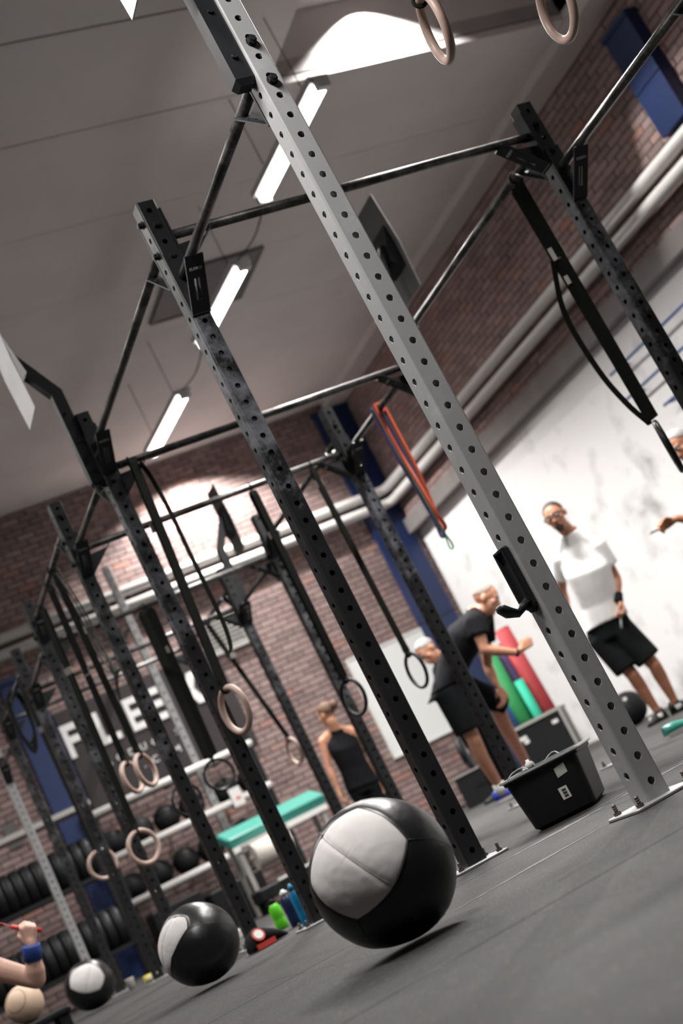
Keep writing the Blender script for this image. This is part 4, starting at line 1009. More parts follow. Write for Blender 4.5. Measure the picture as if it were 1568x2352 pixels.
def rolled_mat(label, u, v, m, z0, z1, r, lean):
    c = V(CX, CY, 0) + ax * u + ay * v
    t = thing('rolled_mat', label, 'mat', c + V(0, 0, z0), 'rolled exercise mats in the black crate')
    a, b_ = c + V(0, 0, z0), c + ax * lean + V(0, 0, z1)
    MB().cyl(a, b_, r, 20).build('roll', m, t)
    x, y, z = frame(b_ - a)
    MB().tube([b_ + z * 0.002 + (x * math.cos(q * 0.5) + y * math.sin(q * 0.5)) * (r * (0.15 + 0.8 * q / 40)) for q in range(41)], 0.003, 5).build('spiral_edge', BLACKM, t)
rolled_mat('red rolled mat, tallest in the black crate', 0.155, -0.03, MATRED, 0.075, 1.36, 0.075, -0.05)
rolled_mat('purple rolled mat beside the red one', 0.03, 0.06, MATPUR, 0.075, 1.24, 0.062, -0.05)
rolled_mat('green rolled mat left of the purple one', -0.075, -0.06, MATGRN, 0.075, 1.20, 0.07, -0.04)
rolled_mat('dark blue rolled mat at the left end of the crate', -0.165, 0.06, MATBLU, 0.075, 1.08, 0.057, 0.0)
rolled_mat('short teal rolled mat in front of the purple one', 0.06, -0.125, MATTEAL, 0.075, 0.86, 0.045, -0.03)
t = thing('slam_ball', 'dark grey slam ball by the white wall behind the man in white', 'ball', (5.15, 8.1, 0))
MB().ell((5.15, 8.1, 0.165), 0.165, 28).build('shell', RUBBER, t); MB().torus((5.15, 8.1, 0.165), (0.3, 0.2, 1), 0.165, 0.004, 40, 6).build('seam', BLACK, t)
MB().lathe((5.15 - 0.07, 8.1 - 0.12, 0.165 + 0.095), (-0.45, -0.7, 0.55), [(0.02, 0), (0.02, 0.004)], 14).build('valve', VENTM, t)
t = thing('plyo_box', 'black plyo box beside the bent man in black', 'box', (4.05, 9.3, 0))
MB().box((4.05, 9.3, 0.16), (0.45, 0.4, 0.32), 0, (ax, ay, V(0, 0, 1))).build('body', RUBBER, t)
MB().box(V(4.05, 9.3, 0.323), (0.47, 0.42, 0.014), 0, (ax, ay, V(0, 0, 1))).build('lid', VENTM, t)
MB().box(V(4.05, 9.3, 0.18) - ay * 0.201, (0.12, 0.01, 0.04), 0, (ax, ay, V(0, 0, 1))).build('hand_hole', BLACKM, t)
t = thing('upright_plate', 'black weight plate standing on the plyo box', 'weight plate', (4.0, 9.3, 0.33))
MB().lathe((4.0, 9.3, 0.33 + 0.172), ax, [(0.025, -0.03), (0.16, -0.03), (0.172, -0.022), (0.172, 0.022), (0.16, 0.03), (0.025, 0.03)], 30).build('disc', BUMPER, t)
MB().lathe((4.0, 9.3, 0.33 + 0.172), ax, [(0.03, -0.034), (0.03, 0.034)], 16).build('hub', VENTM, t)

# ---------------------------------------------------------------- people
def remesh(mb, name, vox, sm=4, mats=None, parent=None, at=None, cuts=()):
    """join overlapping closed shapes into one continuous smooth surface"""
    o0 = V(at) if at is not None else WORLD[parent.name]
    me = mb.mesh(name, mats, o0); o = bpy.data.objects.new(name, me); COL.objects.link(o)
    r = o.modifiers.new('r', 'REMESH'); r.mode = 'VOXEL'; r.voxel_size = vox; r.use_smooth_shade = True
    s = o.modifiers.new('s', 'SMOOTH'); s.factor = 0.5; s.iterations = sm
    m2 = bpy.data.meshes.new_from_object(o.evaluated_get(bpy.context.evaluated_depsgraph_get()))
    bpy.data.objects.remove(o); bpy.data.meshes.remove(me); m2.name = name
    m2.materials.clear(); m2.materials.append(mats)
    for p in m2.polygons: p.use_smooth = True
    return link(name, m2, parent, o0)
def sect(mb, spine, n=18):
    """loft of elliptical sections: (centre, side vector, front vector, half width, half depth)"""
    mb.loft([[V(c) + V(s) * (w * math.cos(2 * math.pi * k / n)) + V(f) * (d * math.sin(2 * math.pi * k / n)) for k in range(n)] for c, s, f, w, d in spine], 0, True, True)
def hand(mb, wrist, d, palm, thumb, curl=0.5, sc=1.0, splay=0.06):
    """palm with four fingers and a thumb; d fingers direction, palm = direction the palm faces, thumb = side the thumb is on"""
    w = V(wrist); d = V(d).normalized(); p = V(palm); p = (p - d * p.dot(d)).normalized(); t = V(thumb); t = (t - d * t.dot(d) - p * t.dot(p)).normalized()
    offs = [0.030, 0.010, -0.010, -0.029]; lens = [(.040, .025, .019), (.045, .029, .021), (.041, .027, .020), (.032, .020, .017)]
    tips = []
    mb.caps(w - d * 0.03 * sc, w + d * 0.015 * sc, 0.024 * sc, 0.022 * sc)
    for k in range(4):
        o = t * offs[k] * sc; kn = w + d * (0.086 - 0.006 * abs(k - 1)) * sc + o
        mb.caps(w + d * 0.012 * sc + o * 0.55, kn, 0.0135 * sc, 0.0115 * sc, 10)
        a = 0.0; q = kn; base = (d + t * (splay * (1.5 - k))).normalized()
        for j, L in enumerate(lens[k]):
            a += curl * (0.95, 1.35, 0.8)[j]
            dv = base * math.cos(a) + p * math.sin(a); e = q + dv * (L * sc)
            mb.caps(q, e, (0.0102, 0.0092, 0.0082)[j] * sc, (0.0094, 0.0084, 0.0070)[j] * sc, 10); q = e
        tips.append(q)
    b = w + d * 0.022 * sc + t * 0.020 * sc + p * 0.006 * sc
    m1 = b + (d * 0.72 + t * 0.62 + p * 0.25 * (1 + curl)).normalized() * 0.042 * sc
    m2 = m1 + (d * 0.85 + t * (0.45 - 0.75 * curl) + p * 0.75 * curl).normalized() * 0.032 * sc
    m3 = m2 + (d * 0.8 - t * (0.2 + 0.9 * curl) * 0.6 + p * 0.6 * curl).normalized() * 0.025 * sc
    mb.caps(b, m1, 0.0145 * sc, 0.0115 * sc, 10); mb.caps(m1, m2, 0.0112 * sc, 0.0098 * sc, 10); mb.caps(m2, m3, 0.0096 * sc, 0.0078 * sc, 10)
    return w + d * 0.075 * sc + p * 0.028 * sc
def head(mb, c, f, up, sc=1.0):
    f = V(f).normalized(); up = V(up); up = (up - f * up.dot(f)).normalized(); s = f.cross(up); c = V(c); A = (s, f, up)
    mb.ell(c + up * 0.035 * sc - f * 0.008 * sc, (0.074 * sc, 0.094 * sc, 0.085 * sc), 20, 0, A)      # skull
    mb.ell(c - up * 0.030 * sc + f * 0.022 * sc, (0.062 * sc, 0.068 * sc, 0.080 * sc), 18, 0, A)      # face
    mb.ell(c - up * 0.088 * sc + f * 0.058 * sc, (0.030 * sc, 0.026 * sc, 0.022 * sc), 12, 0, A)      # chin
    mb.caps(c + up * 0.018 * sc + f * 0.087 * sc, c - up * 0.026 * sc + f * 0.106 * sc, 0.0095 * sc, 0.0135 * sc, 10)   # nose
    for g in (-1, 1):
        mb.caps(c - up * 0.028 * sc + f * 0.098 * sc, c - up * 0.029 * sc + f * 0.095 * sc + s * g * 0.012 * sc, 0.009 * sc, 0.007 * sc, 8)
        mb.caps(c + up * 0.028 * sc + f * 0.083 * sc + s * g * 0.012 * sc, c + up * 0.026 * sc + f * 0.072 * sc + s * g * 0.045 * sc, 0.010 * sc, 0.009 * sc, 8)  # brow
        mb.ell(c - up * 0.012 * sc + f * 0.060 * sc + s * g * 0.042 * sc, (0.022 * sc, 0.020 * sc, 0.022 * sc), 10, 0, A)    # cheek
        mb.ell(c + up * 0.000 * sc - f * 0.010 * sc + s * g * 0.077 * sc, (0.010 * sc, 0.020 * sc, 0.032 * sc), 12, 0, A)    # ear
    mb.caps(c - up * 0.058 * sc + f * 0.083 * sc - s * 0.016 * sc, c - up * 0.058 * sc + f * 0.083 * sc + s * 0.016 * sc, 0.0105 * sc, 0.0105 * sc, 8)    # mouth
    return s, f, up
def face_parts(root, c, f, up, hair, style, sc=1.0, beard=None, glasses=False):
    f = V(f).normalized(); up = V(up); up = (up - f * up.dot(f)).normalized(); s = f.cross(up); c = V(c); A = (s, f, up)
    for g in (-1, 1):
        e = c + up * 0.010 * sc + f * 0.080 * sc + s * g * 0.031 * sc
        ey = MB().ell(e - f * 0.003 * sc, 0.0115 * sc, 12, 0, A).build('eye', EYEW, root); MB().ell(e + f * 0.0055 * sc, (0.006 * sc, 0.005 * sc, 0.006 * sc), 10, 0, A).build('iris', EYED, ey)
        MB().caps(c + up * 0.034 * sc + f * 0.090 * sc + s * g * 0.014 * sc, c + up * 0.034 * sc + f * 0.077 * sc + s * g * 0.046 * sc, 0.005 * sc, 0.004 * sc, 8).build('eyebrow', hair, root)
    MB().caps(c - up * 0.060 * sc + f * 0.0905 * sc - s * 0.018 * sc, c - up * 0.060 * sc + f * 0.0905 * sc + s * 0.018 * sc, 0.0055 * sc, None, 8).build('lips', LIP, root)
    # hair: shell of the skull cut by the hairline
    b = MB(); n, h = 28, 14; rings = []
    rx, ry, rz = 0.079 * sc, 0.099 * sc, 0.090 * sc; cc = c + up * 0.035 * sc - f * 0.008 * sc
    thick = {'short': 1.02, 'cropped': 1.0, 'bun': 1.06}[style]
    for i in range(h + 1):
        r = []
        for k in range(n):
            ph = 2 * math.pi * k / n; front = math.sin(ph)
            lim = {'short': 1.50 - 0.72 * max(0, front) + 0.45 * max(0, -front), 'cropped': 1.45 - 0.95 * max(0, front) + 0.45 * max(0, -front), 'bun': 1.55 - 0.65 * max(0, front) + 0.5 * max(0, -front)}[style]
            if abs(front) < 0.45: lim += 0.12
            t = max(0.02, lim * i / h)
            e = 1 - 0.06 * (i / h) ** 6
            r.append(cc + (s * (rx * math.sin(t) * math.cos(ph)) + f * (ry * math.sin(t) * math.sin(ph)) + up * (rz * math.cos(t))) * thick * e)
        rings.append(r)
    inner = [[cc + (q - cc) * 0.93 for q in r] for r in reversed(rings)]
    b.loft(rings + inner, 0, True, True)
    if style == 'bun': b.ell(c + up * 0.06 * sc - f * 0.13 * sc, 0.045 * sc, 14)
    b.build('hair', hair, root)
    if beard:
        q = MB()
        for g in (-1, 1): q.caps(c - up * 0.050 * sc + f * 0.090 * sc + s * g * 0.006 * sc, c - up * 0.082 * sc + f * 0.078 * sc + s * g * 0.026 * sc, 0.007 * sc, 0.008 * sc, 8)
        q.ell(c - up * 0.092 * sc + f * 0.066 * sc, (0.030 * sc, 0.024 * sc, 0.022 * sc), 12, 0, A)
        q.caps(c - up * 0.047 * sc + f * 0.099 * sc - s * 0.016 * sc, c - up * 0.047 * sc + f * 0.099 * sc + s * 0.016 * sc, 0.0055 * sc, None, 8)
        q.build('beard', beard, root)
    if glasses:
        q = MB()
        for g in (-1, 1):
            e = c + up * 0.010 * sc + f * 0.106 * sc + s * g * 0.033 * sc
            q.tube([e + s * (0.026 * sc * math.copysign(abs(math.cos(a)) ** 0.6, math.cos(a))) + up * (0.018 * sc * math.copysign(abs(math.sin(a)) ** 0.6, math.sin(a))) for a in [k * math.pi / 10 for k in range(20)]], 0.0052 * sc, 6, closed=True)
            q.tube([e + s * g * 0.026 * sc, c + s * g * 0.082 * sc + f * 0.06 * sc + up * 0.014 * sc, c + s * g * 0.084 * sc - f * 0.012 * sc + up * 0.012 * sc], 0.004 * sc, 6)
        q.caps(c + up * 0.012 * sc + f * 0.108 * sc - s * 0.008 * sc, c + up * 0.012 * sc + f * 0.108 * sc + s * 0.008 * sc, 0.003 * sc, None, 6)
        q.build('glasses', BLACK, root)
def person(label, J, skin, hair, style, tops, bottoms, shoes, opts=None):
    """J holds joint positions; every limb tapers, one continuous body, clothes as closed shells over it"""
    O = dict(vox=0.0075, beard=None, glasses=False, hs=1.0, socks=None, sleeve=0.55, hem=0.95, short=0.85, w=1.0, hemlen=0.07); O.update(opts or {})
    J = {k: v if isinstance(v, float) else V(v) for k, v in J.items()}; w = O['w']
    root = thing('person', label, 'person', (J['pel'].x, J['pel'].y, 0))
    fw = J['front'].normalized()
    up = (J['neck'] - J['pel']).normalized(); sd = (J['shL'] - J['shR']).normalized(); ft = up.cross(sd).normalized()
    if ft.dot(fw) < 0: ft = -ft
    hsd = (J['hipL'] - J['hipR']).normalized()
    hf = V(0, 0, 1).cross(hsd); hf = hf if hf.dot(fw) > 0 else -hf; hf.normalize()
    shc = (J['shL'] + J['shR']) / 2; ch = J.get('chest', lerp(J['pel'], J['neck'], 0.66)); wa = J.get('waist', lerp(J['pel'], J['neck'], 0.30))
    shw = (J['shL'] - J['shR']).length / 2
    b = MB()
    def torso(b, g):
        sect(b, [(J['pel'] - up * 0.07, hsd, hf, 0.120 * w + g, 0.095 * w + g), (J['pel'] - up * 0.01, hsd, hf, 0.165 * w + g, 0.115 * w + g), (lerp(J['pel'], wa, 0.5), hsd, hf, 0.160 * w + g, 0.110 * w + g),
                 (wa, (sd + hsd).normalized(), (ft + hf).normalized(), 0.145 * w + g, 0.105 * w + g), (lerp(wa, ch, 0.55), sd, ft, 0.155 * w + g, 0.115 * w + g), (ch, sd, ft, 0.168 * w + g, 0.118 * w + g),
                 (lerp(ch, shc, 0.6), sd, ft, max(0.15, shw * 0.95) + g, 0.098 * w + g), (lerp(shc, J['neck'], 0.45), sd, ft, 0.105 * w + g, 0.066 * w + g), (J['neck'] + up * 0.012, sd, ft, 0.060 + g * 0.6, 0.058 + g * 0.6)])
    torso(b, 0.0)
    for S in 'LR': b.caps(J['neck'] - up * 0.010, lerp(J['neck'], J['sh' + S], 0.85), 0.050 * w, 0.050 * w)
    hc = J['head']; nb = hc - V(J['hup']).normalized() * 0.075 - V(J['face']).normalized() * 0.018
    b.caps(J['neck'] - up * 0.03, nb, 0.060 * w ** 0.5, 0.055, 14)
    head(b, hc, J['face'], J['hup'], O['hs'])
    for S in 'LR':
        sh, el, wr = J['sh' + S], J['el' + S], J['wr' + S]
        b.caps(lerp(shc, sh, 0.55), sh, 0.062 * w, 0.056 * w); b.caps(sh, lerp(sh, el, 0.45), 0.055 * w, 0.047 * w); b.caps(lerp(sh, el, 0.45), el, 0.047 * w, 0.037 * w)
        b.caps(el, lerp(el, wr, 0.35), 0.037 * w, 0.040 * w); b.caps(lerp(el, wr, 0.35), wr, 0.040 * w, 0.025 * w)
        hd = J.get('hd' + S, (wr - el)); pal = J.get('pal' + S, -sd * (1 if S == 'L' else -1)); th = J.get('th' + S, fw)
        hold = hand(b, wr + V(hd).normalized() * 0.03, hd, pal, th, J.get('curl' + S, 0.35)); J['hold' + S] = hold
        hp, kn, an = J['hip' + S], J['kn' + S], J['an' + S]
        b.caps(hp, lerp(hp, kn, 0.4), 0.086 * w, 0.076 * w); b.caps(lerp(hp, kn, 0.4), kn, 0.076 * w, 0.053 * w)
        sh_ = (an - kn).normalized(); bk = -fw; bk = (bk - sh_ * bk.dot(sh_)).normalized()
        b.caps(kn, lerp(kn, an, 0.32) + bk * 0.014, 0.053 * w, 0.055 * w); b.caps(lerp(kn, an, 0.32) + bk * 0.014, an, 0.054 * w, 0.033 * w)
        toe = J['toe' + S]; heel = V(an.x, an.y, 0.03); td = V(toe.x - an.x, toe.y - an.y, 0).normalized()
        b.caps(an, heel + V(0, 0, 0.008), 0.034, 0.028, 10); b.caps(heel, V(an.x, an.y, 0.026) + td * 0.12, 0.024, 0.016, 10)
    remesh(b, 'body', O['vox'], 4, skin, root)
    face_parts(root, hc, J['face'], J['hup'], hair, style, O['hs'], O['beard'], O['glasses'])
    if tops:
        m, kind = tops; q = MB(); g = 0.017 if kind == 'tee' else 0.011
        bot = J['pel'] - (up + V(0, 0, 2)).normalized() * (O['hemlen'] if kind == 'tee' else 0.03)
        sect(q, [(bot, hsd, hf, 0.184 * w + g, 0.136 * w + g), (J['pel'] + up * 0.03, hsd, hf, 0.174 * w + g, 0.128 * w + g), (wa, (sd + hsd).normalized(), (ft + hf).normalized(), 0.150 * w + g, 0.112 * w + g), (lerp(wa, ch, 0.55), sd, ft, 0.160 * w + g, 0.118 * w + g),
                 (ch, sd, ft, 0.172 * w + g, 0.120 * w + g), (lerp(ch, shc, 0.6), sd, ft, max(0.155, shw * 0.97) + g, 0.100 * w + g), (lerp(shc, J['neck'], 0.40), sd, ft, (0.112 if kind == 'tee' else 0.085) * w + g, 0.066 * w + g), (lerp(shc, J['neck'], 0.85), sd, ft, 0.080 + g * 0.3, 0.070 + g * 0.4), (J['neck'] - up * 0.018, sd, ft, 0.072 + g * 0.3, 0.068 + g * 0.4)])
        if kind == 'tee':
            for S in 'LR':
                sh, el = J['sh' + S], J['el' + S]; e = lerp(sh, el, O['sleeve'])
                q.caps(lerp(shc, sh, 0.5), sh, 0.068 * w + g * 0.7, 0.060 * w + g); q.caps(lerp(J['neck'], sh, 0.30) - up * 0.006, lerp(J['neck'], sh, 0.85), 0.050 * w + 0.012, 0.050 * w + 0.013); d = (e - sh).normalized()
                q.cyl(sh - d * 0.02, e, 0.060 * w + g, 16, 0, 0.062 * w + g)
        else:
            for S in 'LR': q.caps(lerp(shc, J['sh' + S], 0.30) + up * 0.01, lerp(shc, J['sh' + S], 0.55), 0.055 * w + g, 0.048 * w + g)
        remesh(q, 'tshirt' if kind == 'tee' else 'sleeveless_top', 0.011, 5, m, root)
    if bottoms:
        m, kind = bottoms; q = MB(); g = 0.022
        sect(q, [(J['pel'] - up * 0.09, hsd, hf, 0.16 * w + g, 0.115 * w + g), (J['pel'], hsd, hf, 0.168 * w + 0.014, 0.118 * w + 0.014), (lerp(J['pel'], wa, 0.40), hsd, hf, 0.160 * w + 0.008, 0.110 * w + 0.008)])
        for S in 'LR':
            hp, kn, an = J['hip' + S], J['kn' + S], J['an' + S]
            if kind == 'shorts':
                e = lerp(hp, kn, O['short']); q.caps(hp, lerp(hp, kn, 0.1), 0.090 * w + 0.012, 0.09 * w + 0.014); q.cyl(lerp(hp, kn, 0.02), e, 0.088 * w + g, 18, 0, 0.080 * w + g * 1.25)
            else:
                q.caps(hp, lerp(hp, kn, 0.4), 0.092 * w + g * .6, 0.084 * w + g * .5); q.caps(lerp(hp, kn, 0.4), kn, 0.084 * w + g * .5, 0.062 * w + g * .4); q.cyl(kn, lerp(kn, an, 0.93), 0.064 * w + g * .4, 16, 0, 0.045 * w + g * .4)
        remesh(q, 'shorts' if kind == 'shorts' else 'trousers', 0.011, 5, m, root)
    for S in 'LR':
        an, toe = J['an' + S], J['toe' + S]; td = V(toe.x - an.x, toe.y - an.y, 0).normalized()
        shoe(root, 'shoe', V(an.x, an.y, 0.001) - td * 0.075, V(an.x, an.y, 0.001) + td * 0.205, shoes[0], shoes[1], 0.050, 0.088, shoes[2])
        if O['socks']: MB().cyl(V(an.x, an.y, 0.05), lerp(an, J['kn' + S], 0.10), 0.046, 16, 0, 0.044).build('sock', O['socks'], root)
    return root, J
def wristband(root, el, wr, m, t=0.86, L=0.06, r=0.036, name='wristband'):
    a = lerp(el, wr, t); d = (V(wr) - V(el)).normalized()
    return MB().lathe(a, d, [(r * 0.9, 0.0), (r, 0.004), (r, L - 0.004), (r * 0.9, L)], 20).build(name, m, root)

CAMV = V(CAM_LOC)
def toward(p, right=0.0, up=0.0):
    v = CAMV - V(p); v.z = 0; v.normalize(); r = V(CAM_RIGHT); r = V(r.x, r.y, 0).normalized()
    return (v + r * right + V(0, 0, up)).normalized()
# the man in white
P0 = V((3.756, 5.591, 0.774))
fw = toward(P0, 0.05)
r_ = V(CAM_RIGHT); RT = V(r_.x, r_.y, 0).normalized()     # picture right, level
PJ = dict(front=fw, pel=(3.756, 5.591, 0.774), neck=(3.740, 5.415, 1.530), head=(3.662, 5.357, 1.643), face=toward(P0, -0.28, -0.10), hup=V(0, 0, 1) - RT * 0.06,
          chest=(3.742, 5.459, 1.206), waist=(3.755, 5.536, 0.956),
          shL=(3.863, 5.372, 1.329), shR=(3.652, 5.574, 1.377), elL=(3.918, 5.433, 1.060), wrL=(3.829, 5.406, 0.927), elR=(3.644, 5.740, 1.172), wrR=(3.627, 5.791, 0.996),
          hdL=V(0, 0, -1) + fw * 0.25 - RT * 0.12, palL=-RT, thL=fw, curlL=0.75, curlR=0.4, palR=RT, thR=fw,
          hipL=(3.799, 5.544, 0.741), hipR=(3.690, 5.662, 0.748), knL=(3.872, 5.484, 0.381), knR=(3.748, 5.608, 0.391), anL=(3.927, 5.564, 0.082), anR=(3.822, 5.668, 0.088),
          toeL=(0, 0, 0), toeR=(0, 0, 0))
for S, sg in (('L', 1), ('R', -1)):
    a = V(PJ['an' + S]); PJ['an' + S] = V(a.x, a.y, 0.095); d = (fw * 0.75 + RT * (0.45 * sg)).normalized(); PJ['toe' + S] = V(a.x, a.y, 0) + d * 0.2
root, J = person('man in white t-shirt, glasses and black shorts standing by the white wall', PJ, SKIN2, HAIRD, 'short', (SHIRTW, 'tee'), (CLOTHN, 'shorts'), (SHOEB, SHOEB, SHOEW),
                 dict(beard=HAIRD, glasses=True, short=0.86, sleeve=0.62, w=0.92, hemlen=-0.035))
wristband(root, J['elL'], J['wrL'], CLOTHB, 0.80, 0.075, 0.036)
h = J['holdL']; t = thing('chalk_stick', 'short white stick held in the hand of the man in white', 'stick', h)
MB().cyl(h + V(0, 0, 0.02) + RT * 0.01, h - V(0, 0, 0.115) - RT * 0.05, 0.0085, 12).build('stick', CAPW, t)
MB().cyl(h + V(0, 0, 0.035) + RT * 0.0165, h + V(0, 0, 0.02) + RT * 0.01, 0.0092, 12).build('stick_cap', CAPW, t)

# the bent man in black
P0 = V((2.610, 6.056, 0.949)); rt = RT
fw = (rt * 0.95 + toward(P0) * 0.15).normalized()
bk = -toward(P0)
PJ = dict(front=fw, pel=(2.602, 6.064, 0.930), waist=(2.698, 5.989, 1.053), chest=(2.843, 5.884, 1.204), neck=(2.937, 5.791, 1.311), head=(3.026, 5.730, 1.344), face=(rt * 0.9 + V(0, 0, -0.62) + toward(P0) * 0.22), hup=(V(0, 0, 1) + rt * 0.45),
          shR=(2.842, 5.698, 1.229), shL=(3.066, 5.943, 1.277), elR=(2.796, 5.680, 1.017), wrR=(2.999, 5.636, 0.893), elL=(2.985, 6.110, 0.932), wrL=(2.957, 6.069, 0.779),
          hdR=rt * 1.0 + V(0, 0, 0.30), palR=bk, thR=V(0, 0, 1), curlR=0.8, hdL=V(0, 0, -1) + rt * 0.1, palL=-rt, thL=rt, curlL=0.6,
          hipR=(2.540, 6.008, 0.912), hipL=(2.670, 6.126, 0.918), knR=(2.564, 6.030, 0.493), knL=(2.912, 6.138, 0.673), anR=(2.658, 6.202, 0.112), anL=(3.028, 6.365, 0.259), toeL=(0, 0, 0), toeR=(0, 0, 0))
for S in 'LR':
    a = V(PJ['an' + S]); PJ['an' + S] = V(a.x, a.y, 0.095); PJ['toe' + S] = V(a.x, a.y, 0) + (rt * 0.8 + toward(P0) * 0.3).normalized() * 0.2
k = V(PJ['knL']); PJ['knL'] = k
root, J = person('bent man with shaved head in black t-shirt and shorts, blue shoes', PJ, SKIN, STUB, 'cropped', (CLOTHB, 'tee'), (CLOTHN, 'shorts'), (SHOEBLUE, SHOEW, None),
                 dict(short=0.84, sleeve=0.52, socks=CAPW, w=1.0, hemlen=0.02))
wristband(root, lerp(J['hipL'], J['knL'], 0.0), J['knL'], CLOTHB, 0.84, 0.14, 0.072, 'knee_sleeve')
wristband(root, J['elR'], J['wrR'], BLACK, 0.95, 0.022, 0.031, 'wrist_strap')

# the grey haired person behind him
P0 = V((3.237, 7.548, 1.046)); fw = (-rt * 0.8 + toward(P0) * 0.6).normalized()
PJ = dict(front=fw, pel=(3.371, 7.664, 0.770), neck=(3.305, 7.408, 1.258), head=(3.215, 7.372, 1.350), face=(-rt * 0.75 + V(0, 0, -0.6) + toward(P0) * 0.45), hup=V(0, 0, 1) - rt * 0.4,
          shL=(3.204, 7.310, 1.156), shR=(3.431, 7.591, 1.193), elL=(3.230, 7.347, 0.951), wrL=(3.303, 7.389, 0.871), elR=(3.456, 7.694, 0.951), wrR=(3.415, 7.630, 0.825),
          hipL=(3.304, 7.588, 0.747), hipR=(3.457, 7.741, 0.753), knL=(3.335, 7.650, 0.432), knR=(3.478, 7.808, 0.434), anL=(3.394, 7.756, 0.110), anR=(3.532, 7.917, 0.113), toeL=(0, 0, 0), toeR=(0, 0, 0))
for S in 'LR':
    a = V(PJ['an' + S]); PJ['an' + S] = V(a.x, a.y, 0.095); PJ['toe' + S] = V(a.x, a.y, 0) + fw * 0.2
person('grey haired person stooping behind the bent man in black', PJ, SKIN, HAIRG, 'short', (CLOTHB, 'tee'), (CLOTHN, 'long'), (SHOEB, SHOEB, None), dict(w=0.92, vox=0.009))

# the person in the sleeveless top
P0 = V((2.996, 9.605, 0.968)); fw = (bk * 0.8 - rt * 0.45).normalized()
PJ = dict(front=fw, pel=(3.026, 9.659, 0.685), neck=(2.976, 9.539, 1.280), head=(2.958, 9.512, 1.427), face=(bk * 0.6 - rt * 0.75 + V(0, 0, 0.05)), hup=V(0, 0, 1),
          shL=(2.840, 9.618, 1.219), shR=(3.153, 9.540, 1.165), elL=(2.785, 9.648, 0.969), wrL=(2.773, 9.652, 0.743), elR=(3.202, 9.582, 0.894), wrR=(3.185, 9.594, 0.646),
          hipL=(2.959, 9.695, 0.667), hipR=(3.091, 9.637, 0.651), knL=(2.989, 9.704, 0.339), knR=(3.121, 9.645, 0.323), anL=(0, 0, 0), anR=(0, 0, 0), toeL=(0, 0, 0), toeR=(0, 0, 0), palL=rt, palR=-rt)
for S in 'LR':
    a = V(PJ['kn' + S]) + bk * -0.04; PJ['an' + S] = V(a.x, a.y, 0.095); PJ['toe' + S] = V(a.x, a.y, 0) + fw * 0.2
person('person with tied brown hair in a black sleeveless top seen from behind', PJ, SKIN, HAIRB, 'bun', (CLOTHB, 'vest'), (CLOTHN, 'long'), (SHOEB, SHOEB, None), dict(w=0.90, vox=0.009))

# the person cut by the right edge
P0 = V((3.953, 4.232, 1.188)); fw = (-rt * 0.9 + toward(P0) * 0.35).normalized()
PJ = dict(front=fw, pel=(4.171, 4.376, 0.631), neck=(4.051, 4.145, 1.353), head=(3.958, 4.088, 1.540), face=(-rt * 0.7 + toward(P0) * 0.55 + V(0, 0, -0.42)), hup=V(0, 0, 1) - rt * 0.35,
          shL=(3.876, 4.032, 1.228), shR=(4.230, 4.304, 1.284), elL=(3.860, 4.046, 0.966), wrL=(3.651, 4.108, 1.119), elR=(4.325, 4.389, 0.979), wrR=(4.133, 4.353, 0.803),
          hdL=-rt * 1.0 + V(0, 0, 0.0), palL=bk * -1.0 + V(0, 0, -0.5), thL=V(0, 0, 1), curlL=0.6,
          hipL=(4.084, 4.314, 0.593), hipR=(4.272, 4.447, 0.610), knL=(4.070, 4.349, 0.237), knR=(4.274, 4.481, 0.229), anL=(0, 0, 0), anR=(0, 0, 0), toeL=(0, 0, 0), toeR=(0, 0, 0))
for S in 'LR':
    a = V(PJ['kn' + S]) - fw * 0.05; PJ['an' + S] = V(a.x, a.y, 0.095); PJ['toe' + S] = V(a.x, a.y, 0) + fw * 0.2
root, J = person('grey haired person cut by the right edge, face in the black ring, one hand out', PJ, SKIN2, HAIRG, 'short', (CLOTHB, 'tee'), (CLOTHN, 'shorts'), (SHOEB, SHOEW, None), dict(w=1.0))
h = J['holdL']; t = thing('marker_pen', 'small dark pen pinched in the hand at the right edge', 'pen', h)
MB().cyl(h - rt * 0.03, h - rt * 0.11, 0.006, 10).build('barrel', BLACK, t); MB().cyl(h - rt * 0.11, h - rt * 0.125, 0.004, 8).build('tip', CAPW, t)
# shoe of someone else on the floor at the right edge
t = thing('training_shoe', 'white and teal training shoe on the floor at the right edge', 'shoe', (1.826, 2.529, 0.000))
sp = WORLD[t.name].copy(); shoe(t, 'upper', sp - rt * 0.06, sp + rt * 0.20 + bk * 0.06, TEALP, SHOEW, 0.045, 0.06)

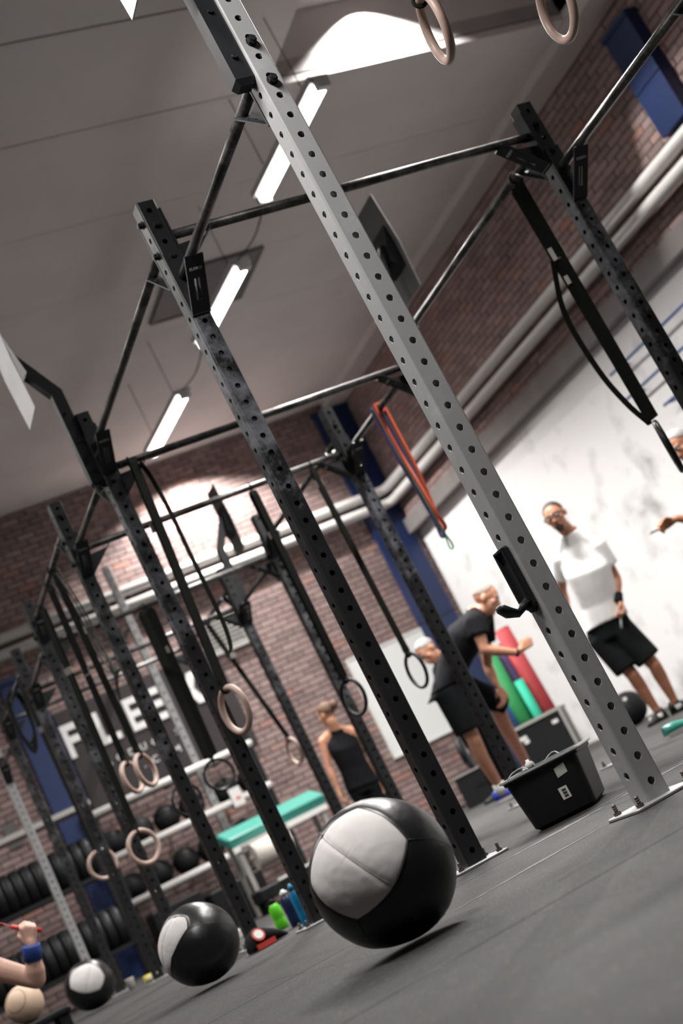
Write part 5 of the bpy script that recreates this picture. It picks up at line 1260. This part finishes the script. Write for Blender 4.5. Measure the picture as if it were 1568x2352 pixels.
# the person at the lower left corner: arm with blue wristband
P0 = V((-1.643, 4.187, 0.605)); fw = (rt * 0.75 + toward(P0) * 0.6).normalized()
el, wr = V((-1.113, 3.661, 0.337)), V((-1.089, 3.621, 0.455))
PJ = dict(front=fw, pel=V(P0.x, P0.y, 0.12) - rt * 0.12, neck=V(P0.x, P0.y, 0.66) - rt * 0.05, head=V(P0.x, P0.y, 0.82) - rt * 0.02, face=fw + V(0, 0, -0.2), hup=V(0, 0, 1),
          shR=V(P0.x, P0.y, 0.56) - rt * 0.22 + bk * 0.08, shL=V((-1.360, 3.835, 0.569)), elL=el, wrL=wr, hdL=V(0, 0, 1) + rt * 0.25, palL=toward(P0) * 0.35 - rt * 0.4 + bk * 0.9, thL=-rt, curlL=1.15,
          elR=V(P0.x, P0.y, 0.33) - rt * 0.30 + fw * 0.06, wrR=V(P0.x, P0.y, 0.40) - rt * 0.12 + fw * 0.25,
          hipL=V(P0.x, P0.y, 0.12) - rt * 0.04 + toward(P0) * 0.04, hipR=V(P0.x, P0.y, 0.12) - rt * 0.2 + bk * 0.04, knL=V(P0.x, P0.y, 0.42) + fw * 0.30 - rt * 0.30 + toward(P0) * 0.25, knR=V(P0.x, P0.y, 0.42) + fw * 0.2 - rt * 0.42 + bk * 0.05,
          anL=(0, 0, 0), anR=(0, 0, 0), toeL=(0, 0, 0), toeR=(0, 0, 0))
for S in 'LR':
    a = V(PJ['kn' + S]) + fw * 0.18; PJ['an' + S] = V(a.x, a.y, 0.095); PJ['toe' + S] = V(a.x, a.y, 0) + fw * 0.2
root, J = person('person cut by the lower left corner, raised fist and blue wristband', PJ, SKIN3, HAIRD, 'short', (CLOTHB, 'tee'), (CLOTHN, 'shorts'), (SHOEB, SHOEB, None), dict(vox=0.0065, sleeve=0.4, w=1.15))
wristband(root, el, wr, BANDBLUE, 0.72, 0.07, 0.043)
h = J['holdL']; ax = (rt * 0.85 - V(0, 0, 0.55)).normalized()
t = thing('skipping_rope', 'red skipping rope handle held in the raised fist at lower left', 'skipping rope', h)
MB().cyl(h - ax * 0.075, h + ax * 0.065, 0.011, 14).build('handle', RED, t)
MB().tube(bez([h - ax * 0.075, h - ax * 0.12 - rt * 0.03, h - rt * 0.26 - V(0, 0, 0.2), h - rt * 0.30 - V(0, 0, 0.42), h - rt * 0.45 - V(0, 0, 0.52)], 6), 0.003, 6).build('cord', RED, t)
